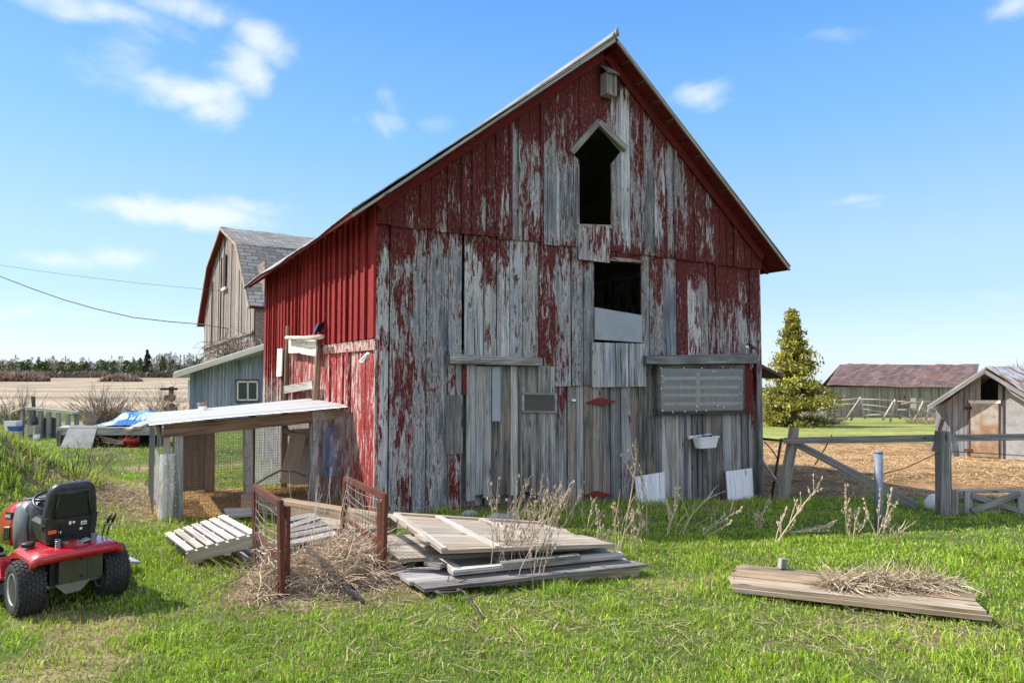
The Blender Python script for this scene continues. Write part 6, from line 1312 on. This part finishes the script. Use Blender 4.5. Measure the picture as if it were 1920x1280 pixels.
# straw litter: yard, coop bedding, dry patches
x, y = scatter(60000, 8.5, 28, 14, 50); ws, wf, wp = regions(x, y); k = (nrng.random(len(x)) < ws) & (fbm(x*1.3,y*1.3,71) > .42); x, y = x[k], y[k]; r = np.hypot(x,y)
blades('straw_litter', x, y, nrng.uniform(.06,.2,len(x))*(1+.02*r), .007*(1+.06*r), np.array([.50,.33,.155])*nrng.uniform(.2,1.3,(len(x),1)), mat='dry', flat=True)
s_ = nrng.uniform(-2.05, .0, 9000); kk = nrng.uniform(-.05, CD, 9000); x = CO.x+A.x*s_+B.x*kk; y = CO.y+A.y*s_+B.y*kk
blades('straw_bedding', x, y, nrng.uniform(.05,.14,len(x)), np.full(len(x),.006), np.array([.62,.37,.13])*nrng.uniform(.4,1.2,(len(x),1)), mat='dry', flat=True)
xs, ys = [], []
for cx, cy, rx, ry, n in ((-4.3,7.75,.8,.9,5200),(-1.35,5.15,.5,.55,4200),(2.35,4.0,.85,.35,700),(.1,4.3,.9,.4,400),(-1.9,6.6,.8,.5,1500),(-.2,3.6,1.6,.5,250),(1.5,4.3,1.5,.6,300)): xs.append(nrng.normal(cx,rx*.6,n)); ys.append(nrng.normal(cy,ry*.6,n))
x = np.concatenate(xs); y = np.concatenate(ys); k = np.ones(len(x), bool)
for p in EXCL: k &= ~in_poly(x, y, p)
k &= nrng.random(len(x)) < .75; x, y = x[k], y[k]; blades('dead_grass', x, y, nrng.uniform(.05,.17,len(x)), nrng.uniform(.003,.006,len(x)), np.array([.46,.35,.23])*nrng.uniform(.35,1.2,(len(x),1)), mat='dry', flat=True)
# dead brush heap between the rusty panels
def heap(name, lab, cat, cx, cy, rx, ry, hz, n, L, colr, base=None, thick=.0024):
    mb = MB(); z0 = (lambda a, b: base) if base is not None else gzf
    for i in range(n):
        a = rng.uniform(0, 6.283); q = math.sqrt(rng.random()); px_, py_ = cx+rx*q*math.cos(a), cy+ry*q*math.sin(a); zt_ = z0(px_, py_)+rng.random()**1.3*hz*(1-.75*q*q)
        p = Vector((px_, py_, zt_)); d = Vector((rng.uniform(-1,1), rng.uniform(-1,1), rng.uniform(-.25,.6))).normalized(); l = L*rng.uniform(.4,1.2); c = rng.uniform(.25,1.25); pts = [p]
        for k in range(3): d = (d+Vector((rng.uniform(-.4,.4), rng.uniform(-.4,.4), rng.uniform(-.4,.2)))).normalized(); q2 = pts[-1]+d*l/3; q2.z = max(q2.z, z0(q2.x, q2.y)+.004); pts.append(q2)
        tk_ = thick*rng.choice((.6,.8,1,1,1.7)); mb.tube(pts, [tk_, tk_*.9, tk_*.7, tk_*.3], 3, (colr[0]*c, colr[1]*c, colr[2]*c, 1), cap=False, smooth=False)
    o = mb.build(name, M['dry'], None, (cx, cy, z0(cx, cy))); return tag(o, lab, cat)
heap('brush_heap', 'tangled heap of dead grey brown stalks between the rusty panels', 'brush', -1.33, 5.22, .37, .47, .27, 4600, .26, (.62,.47,.33))
heap('brush_heap', 'dry stalks tangled through the left rusty panel', 'brush', -1.78, 4.82, .15, .26, .36, 420, .24, (.62,.47,.33))
pc_ = (pts_ := [PZ(1560,1080,.15), PZ(1790,1090,.15)]); cx_ = (pc_[0]+pc_[1])/2
heap('dry_grass_heap', 'heap of dead grass lying on the plank platform', 'dead grass', cx_.x-.02, cx_.y, .48, .10, .07, 1700, .17, (.50,.40,.27), base=plat_z+.004, thick=.0026)
heap('dry_grass_heap', 'small fluff of dead grass behind the right half of the platform', 'dead grass', PZ(1770,1085,.15).x, PZ(1770,1085,.15).y+.05, .16, .07, .11, 400, .15, (.55,.46,.34), thick=.0024)
# weed stalks in front of the barn and along the stack
def stalk(mb, p, top, r, n_br, L, buds=0, c=(.52,.41,.29)):
    p = Vector(p); top = Vector(top); mid_ = p.lerp(top, .5)+Vector((rng.uniform(-.04,.04), rng.uniform(-.03,.03), 0)); k = rng.uniform(.7,1.2); cc = (c[0]*k, c[1]*k, c[2]*k, 1); mb.tube([p-Vector((0,0,.03)), p.lerp(mid_,.5)+Vector((rng.uniform(-.012,.012),0,0)), mid_, mid_.lerp(top,.55)+Vector((rng.uniform(-.015,.015),0,0)), top], [r, r*.9, r*.8, r*.6, r*.35], 4, cc, cap=False)
    for i in range(n_br):
        t = rng.uniform(.3,.95); b = p.lerp(mid_, t*2) if t < .5 else mid_.lerp(top, t*2-1); d = ((top-p).normalized()+Vector((rng.uniform(-.8,.8), rng.uniform(-.6,.6), rng.uniform(-.1,.5)))).normalized(); l = L*rng.uniform(.3,1)*(1.1-t*.6); e = b+d*l; mb.tube([b, b.lerp(e,.5)+Vector((0,0,l*.06)), e], [r*.6, r*.45, r*.2], 3, cc, cap=False)
        for q in range(buds):
            s = b.lerp(e, rng.uniform(.4,1)); mb.obox(s, Vector((rng.uniform(-1,1),rng.uniform(-1,1),rng.uniform(-1,1))).normalized()*.006, Vector((rng.uniform(-1,1),rng.uniform(-1,1),rng.uniform(-1,1))).normalized()*.005, Vector((0,0,.008)), cc)
    for q in range(buds*3):
        s = mid_.lerp(top, rng.uniform(.1,1)); mb.obox(s+Vector((rng.uniform(-.012,.012),)*3), (.007,0,.002), (0,.005,0), (0,.002,.008), cc)
WEEDS = [ # base px, top px, branches, length, buds, label
 ((1165,1032),(1195,840),9,.45,1,'tall forked dead weed in front of the left white board'),
 ((1213,1008),(1200,880),4,.3,2,'dead weed stalk right in front of the left white board'),
 ((1250,1006),(1268,905),5,.25,4,'dry seedy weed stalk standing right of the left white board'),
 ((1275,1005),(1335,925),4,.4,1,'dead weed leaning right below the planter'),
 ((1310,1010),(1390,955),8,.3,4,'sprawling leafy dead weed left of the right white board'),
 ((1452,1018),(1535,912),10,.32,5,'bushy dead weed leaning towards the leaning fence post'),
 ((1470,1000),(1560,985),6,.3,3,'low dead weed lying right of the leaning fence post'),
 ((1592,1007),(1586,908),4,.15,4,'slim budded stem left of the blue grey post'),
 ((1598,1007),(1612,950),3,.12,3,'short budded stem at the foot of the blue grey post, left side'),
 ((1645,1012),(1650,915),4,.15,4,'budded stem directly in front of the blue grey post'),
 ((1655,1008),(1672,915),3,.15,3,'budded stem just right of the blue grey post'),
 ((1680,1008),(1698,972),2,.1,0,'bare short stick right of the blue grey post'),
 ((1100,1000),(1112,935),5,.25,1,'dead weed at the right end of the lumber stack by the wall'),
 ((1060,985),(1075,905),4,.3,1,'thin dead stem behind the lumber stack near the lower hinge'),
 ((960,975),(968,921),3,.25,0,'single thin stalk rising behind the lumber stack by the door'),
 ((1425,990),(1445,940),4,.3,2,'thin grey weed at the right barn corner')]
for (b, t, nb_, L, bu, lab) in WEEDS:
    mb = MB(); p = G(*b); q = P(*t, p.y-.05); stalk(mb, p, q, .008, nb_, L, bu)
    for i in range(3): stalk(mb, p+Vector((rng.uniform(-.05,.05), rng.uniform(-.05,.05), 0)), p.lerp(q, rng.uniform(.4,.8))+Vector((rng.uniform(-.15,.15), rng.uniform(-.1,.1), 0)), .005, 2, .15, bu//2)
    tag(mb.build('dead_weed', M['dry'], None, p), lab, 'weed', 'dead weeds in front of the barn')
def brush(lab, bx, by, n, L, lean, spread, name='brush_clump'):
    mb = MB(); p = G(bx, by)
    for i in range(n):
        a = p+Vector((rng.uniform(-.22,.22), rng.uniform(-.15,.2), 0)); d = Vector((lean[0]+rng.uniform(-spread,spread), lean[1]+rng.uniform(-spread,spread), 1)).normalized(); stalk(mb, a, a+d*L*rng.uniform(.35,1.05), .0036, 4, L*.4, 1, (.42,.32,.23))
    tag(mb.build(name, M['dry'], None, p), lab, 'brush')
brush('twiggy grey brush in front of the lumber stack', 965, 1090, 30, .82, (.10,.2), .45)
brush('thin leaning brush rising over the right end of the lumber stack', 1010, 1000, 22, .62, (.3,.05), .35)
brush('sparse dead stems at the right end of the lumber stack', 1150, 1040, 12, .45, (.2,.1), .4)
for k, (pl_, lab) in enumerate((([(835,1110),(870,1122),(905,1165)], 'fallen dark twig in the grass below the stack, longest one'), ([(812,1120),(868,1133)], 'short dark twig in the grass left of the long fallen twig'), ([(580,1100),(640,1115),(680,1133)], 'dark twig lying across the grass below the brush heap'), ([(262,905),(290,925),(302,950)], 'dark bent twig on the bare patch beside the coop'))):
    mb = MB(); pp_ = [G(*q)+Vector((0,0,.05 if i < len(pl_)-1 else .02)) for i, q in enumerate(pl_)]; mb.tube(pp_, [.012]+[.009]*(len(pp_)-1), 5); 
    for i in range(3): a = pp_[0].lerp(pp_[1], rng.random()); mb.tube([a, a+Vector((rng.uniform(-.15,.15), rng.uniform(-.1,.1), rng.uniform(.02,.1)))], .005, 4)
    tag(mb.build('fallen_twig', M['darktwig'], None, pp_[0]), lab, 'twig')
# reddish bare canes in the bank by the mower, stems in the rusty panels
for k, (x, y, n, L, lab) in enumerate(((185,868,14,.8,'reddish bare canes growing at the foot of the grassy bank'), (140,890,12,.5,'grey brown dead weeds on the right flank of the bank'), (40,880,10,.45,'dry stems on the front of the grassy bank'), (235,890,12,.5,'dry canes on the bare patch left of the coop'))):
    p = G(x, y); thicket('bank_weeds', lab, 'weeds', p, n, L, .9, .006, 'twig' if k != 1 else 'darktwig', 1, 4, .25, base=.35, fork=2)
mb = MB(); p = G(610, 1055)
for i in range(26): a = p+Vector((rng.uniform(-.35,.35), rng.uniform(-.3,.4), 0)); stalk(mb, a, a+Vector((rng.uniform(-.12,.2), rng.uniform(-.1,.1), rng.uniform(.4,.85))), .0026, 1, .15, 0, (.62,.54,.42))
tag(mb.build('dead_stalks', M['dry'], None, p), 'pale thin dry stems standing up out of the brush heap', 'stems')
# ================================================================ light, sky, camera
EL = R(47); AZ = R(8); tos = Vector((-math.cos(EL)*math.cos(AZ), math.cos(EL)*math.sin(AZ), math.sin(EL)))
sun = bpy.data.lights.new('sun', 'SUN'); sun.energy = 4.6; sun.angle = R(.53); sun.color = (1, .95, .87)
so = bpy.data.objects.new('sun', sun); COL.objects.link(so); so.rotation_euler = tos.to_track_quat('Z', 'Y').to_euler()
wd = bpy.data.worlds.new('World'); SC.world = wd; wd.use_nodes = True; t = wd.node_tree; t.nodes.clear()
out = t.nodes.new('ShaderNodeOutputWorld'); bg = t.nodes.new('ShaderNodeBackground'); bg.inputs[1].default_value = .15; t.links.new(bg.outputs[0], out.inputs[0])
sky = t.nodes.new('ShaderNodeTexSky'); sky.sky_type = 'NISHITA'; sky.sun_disc = False; sky.sun_elevation = EL; sky.sun_rotation = R(278); sky.air_density = 1.1; sky.dust_density = .25; sky.ozone_density = 2.0; sky.altitude = 100
class WN(N):
    def __init__(s, t): s.t = t
w = WN(t)
hs = w.n('HueSaturation'); hs.inputs['Saturation'].default_value = 1.0; hs.inputs['Value'].default_value = 1.0; t.links.new(sky.outputs[0], hs.inputs['Color'])
dirn = w.n('TexCoord').outputs['Generated']
CL = [(120,5,190,26,.75),(330,12,170,24,.7),(230,105,70,60,.6),(215,125,90,45,.45),(300,150,80,30,.75),(365,175,85,28,.95),(425,190,42,45,.9),(455,120,50,45,.95),(405,205,60,34,.95),(470,140,40,50,.9),(265,145,70,40,.6),(500,78,62,34,1.05),(735,190,26,40,.5),(725,240,40,22,.6),(660,237,20,14,.4),(815,235,30,18,.35),(345,402,170,24,1.0),(280,392,70,20,.6),(470,390,90,20,.7),(110,486,70,20,.75),(220,484,60,22,.75),(50,582,90,14,.55),(1320,178,55,22,.85),(1345,192,40,12,.6),(1560,65,90,18,.3),(1595,380,60,10,.55),(1625,392,24,18,.4),(1905,545,60,14,.4),(1910,15,40,30,.8)]
acc = None
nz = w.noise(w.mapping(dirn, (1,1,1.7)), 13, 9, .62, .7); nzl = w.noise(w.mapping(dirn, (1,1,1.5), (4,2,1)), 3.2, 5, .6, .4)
wv = w.n('TexNoise'); wv.inputs['Scale'].default_value = 12; wv.inputs['Detail'].default_value = 4; t.links.new(dirn, wv.inputs['Vector'])
wd_ = w.vmath('MULTIPLY', w.vmath('SUBTRACT', wv.outputs['Color'], (.5,.5,.5)), (.06,.06,.045)); dirw = w.vmath('ADD', dirn, wd_)
for px, py, rx, ry, st in CL:
    d0 = ray(px, py).normalized(); k = 1/FPX*d0.y
    x = w.vmath('SUBTRACT', dirw, tuple(d0)); x = w.vmath('MULTIPLY', x, (1/(rx*k*1.45), 1/(rx*k*1.45), 1/(ry*k*1.45)))
    ln = w.n('VectorMath', operation='LENGTH'); t.links.new(x, ln.inputs[0])
    f = w.math('MULTIPLY', w.maprange(ln.outputs['Value'], 0.0, 1.25, 1.0, 0.0), st)
    acc = f if acc is None else w.math('MAXIMUM', acc, f)
den = w.maprange(w.math('ADD', acc, w.math('MULTIPLY', w.math('SUBTRACT', nz, .5), 1.0)), .12, 1.15)
den = w.math('MULTIPLY', den, w.maprange(acc, .02, .25))
sepz = w.n('SeparateXYZ'); t.links.new(dirn, sepz.inputs[0])
fill_cloud = w.math('MULTIPLY', w.maprange(nzl, .36, .56), w.maprange(sepz.outputs[1], .15, .0))   # unseen bright cloud behind the camera, added to fill the shaded barn front
CLOUD = (3.6, 3.8, 4.05)
grad = w.ramp(w.maprange(sepz.outputs[2], 0.0, .6, 0, 1, False), [(0.0, (.51,.675,.86)), (.18, (.36,.57,.86)), (.28, (.37,.575,.855)), (.55, (.19,.465,.86)), (.85, (.085,.32,.82)), (1.0, (.065,.27,.78))])
grad = w.mix(1.0, grad, (4.15,4.15,4.15), 'MULTIPLY')
skb = w.mix(.8, hs.outputs[0], grad)
skc = w.mix(w.math('MULTIPLY', den, .85), skb, CLOUD)
skc = w.mix(w.math('MULTIPLY', fill_cloud, .8), skc, (5.6, 5.75, 6.0))
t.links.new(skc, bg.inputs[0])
cam = bpy.data.cameras.new('camera'); co = bpy.data.objects.new('camera', cam); COL.objects.link(co); co.location = (0, 0, CAMZ); co.rotation_euler = (R(90)+PITCH, 0, 0)
cam.sensor_width = 36; cam.lens = 36*FPX/1920; cam.clip_start = .05; cam.clip_end = 12000; SC.camera = co
SC.view_settings.view_transform = 'Standard'; SC.view_settings.look = 'None'; SC.view_settings.exposure = .92; SC.view_settings.gamma = 1
SC.cycles.use_denoising = True
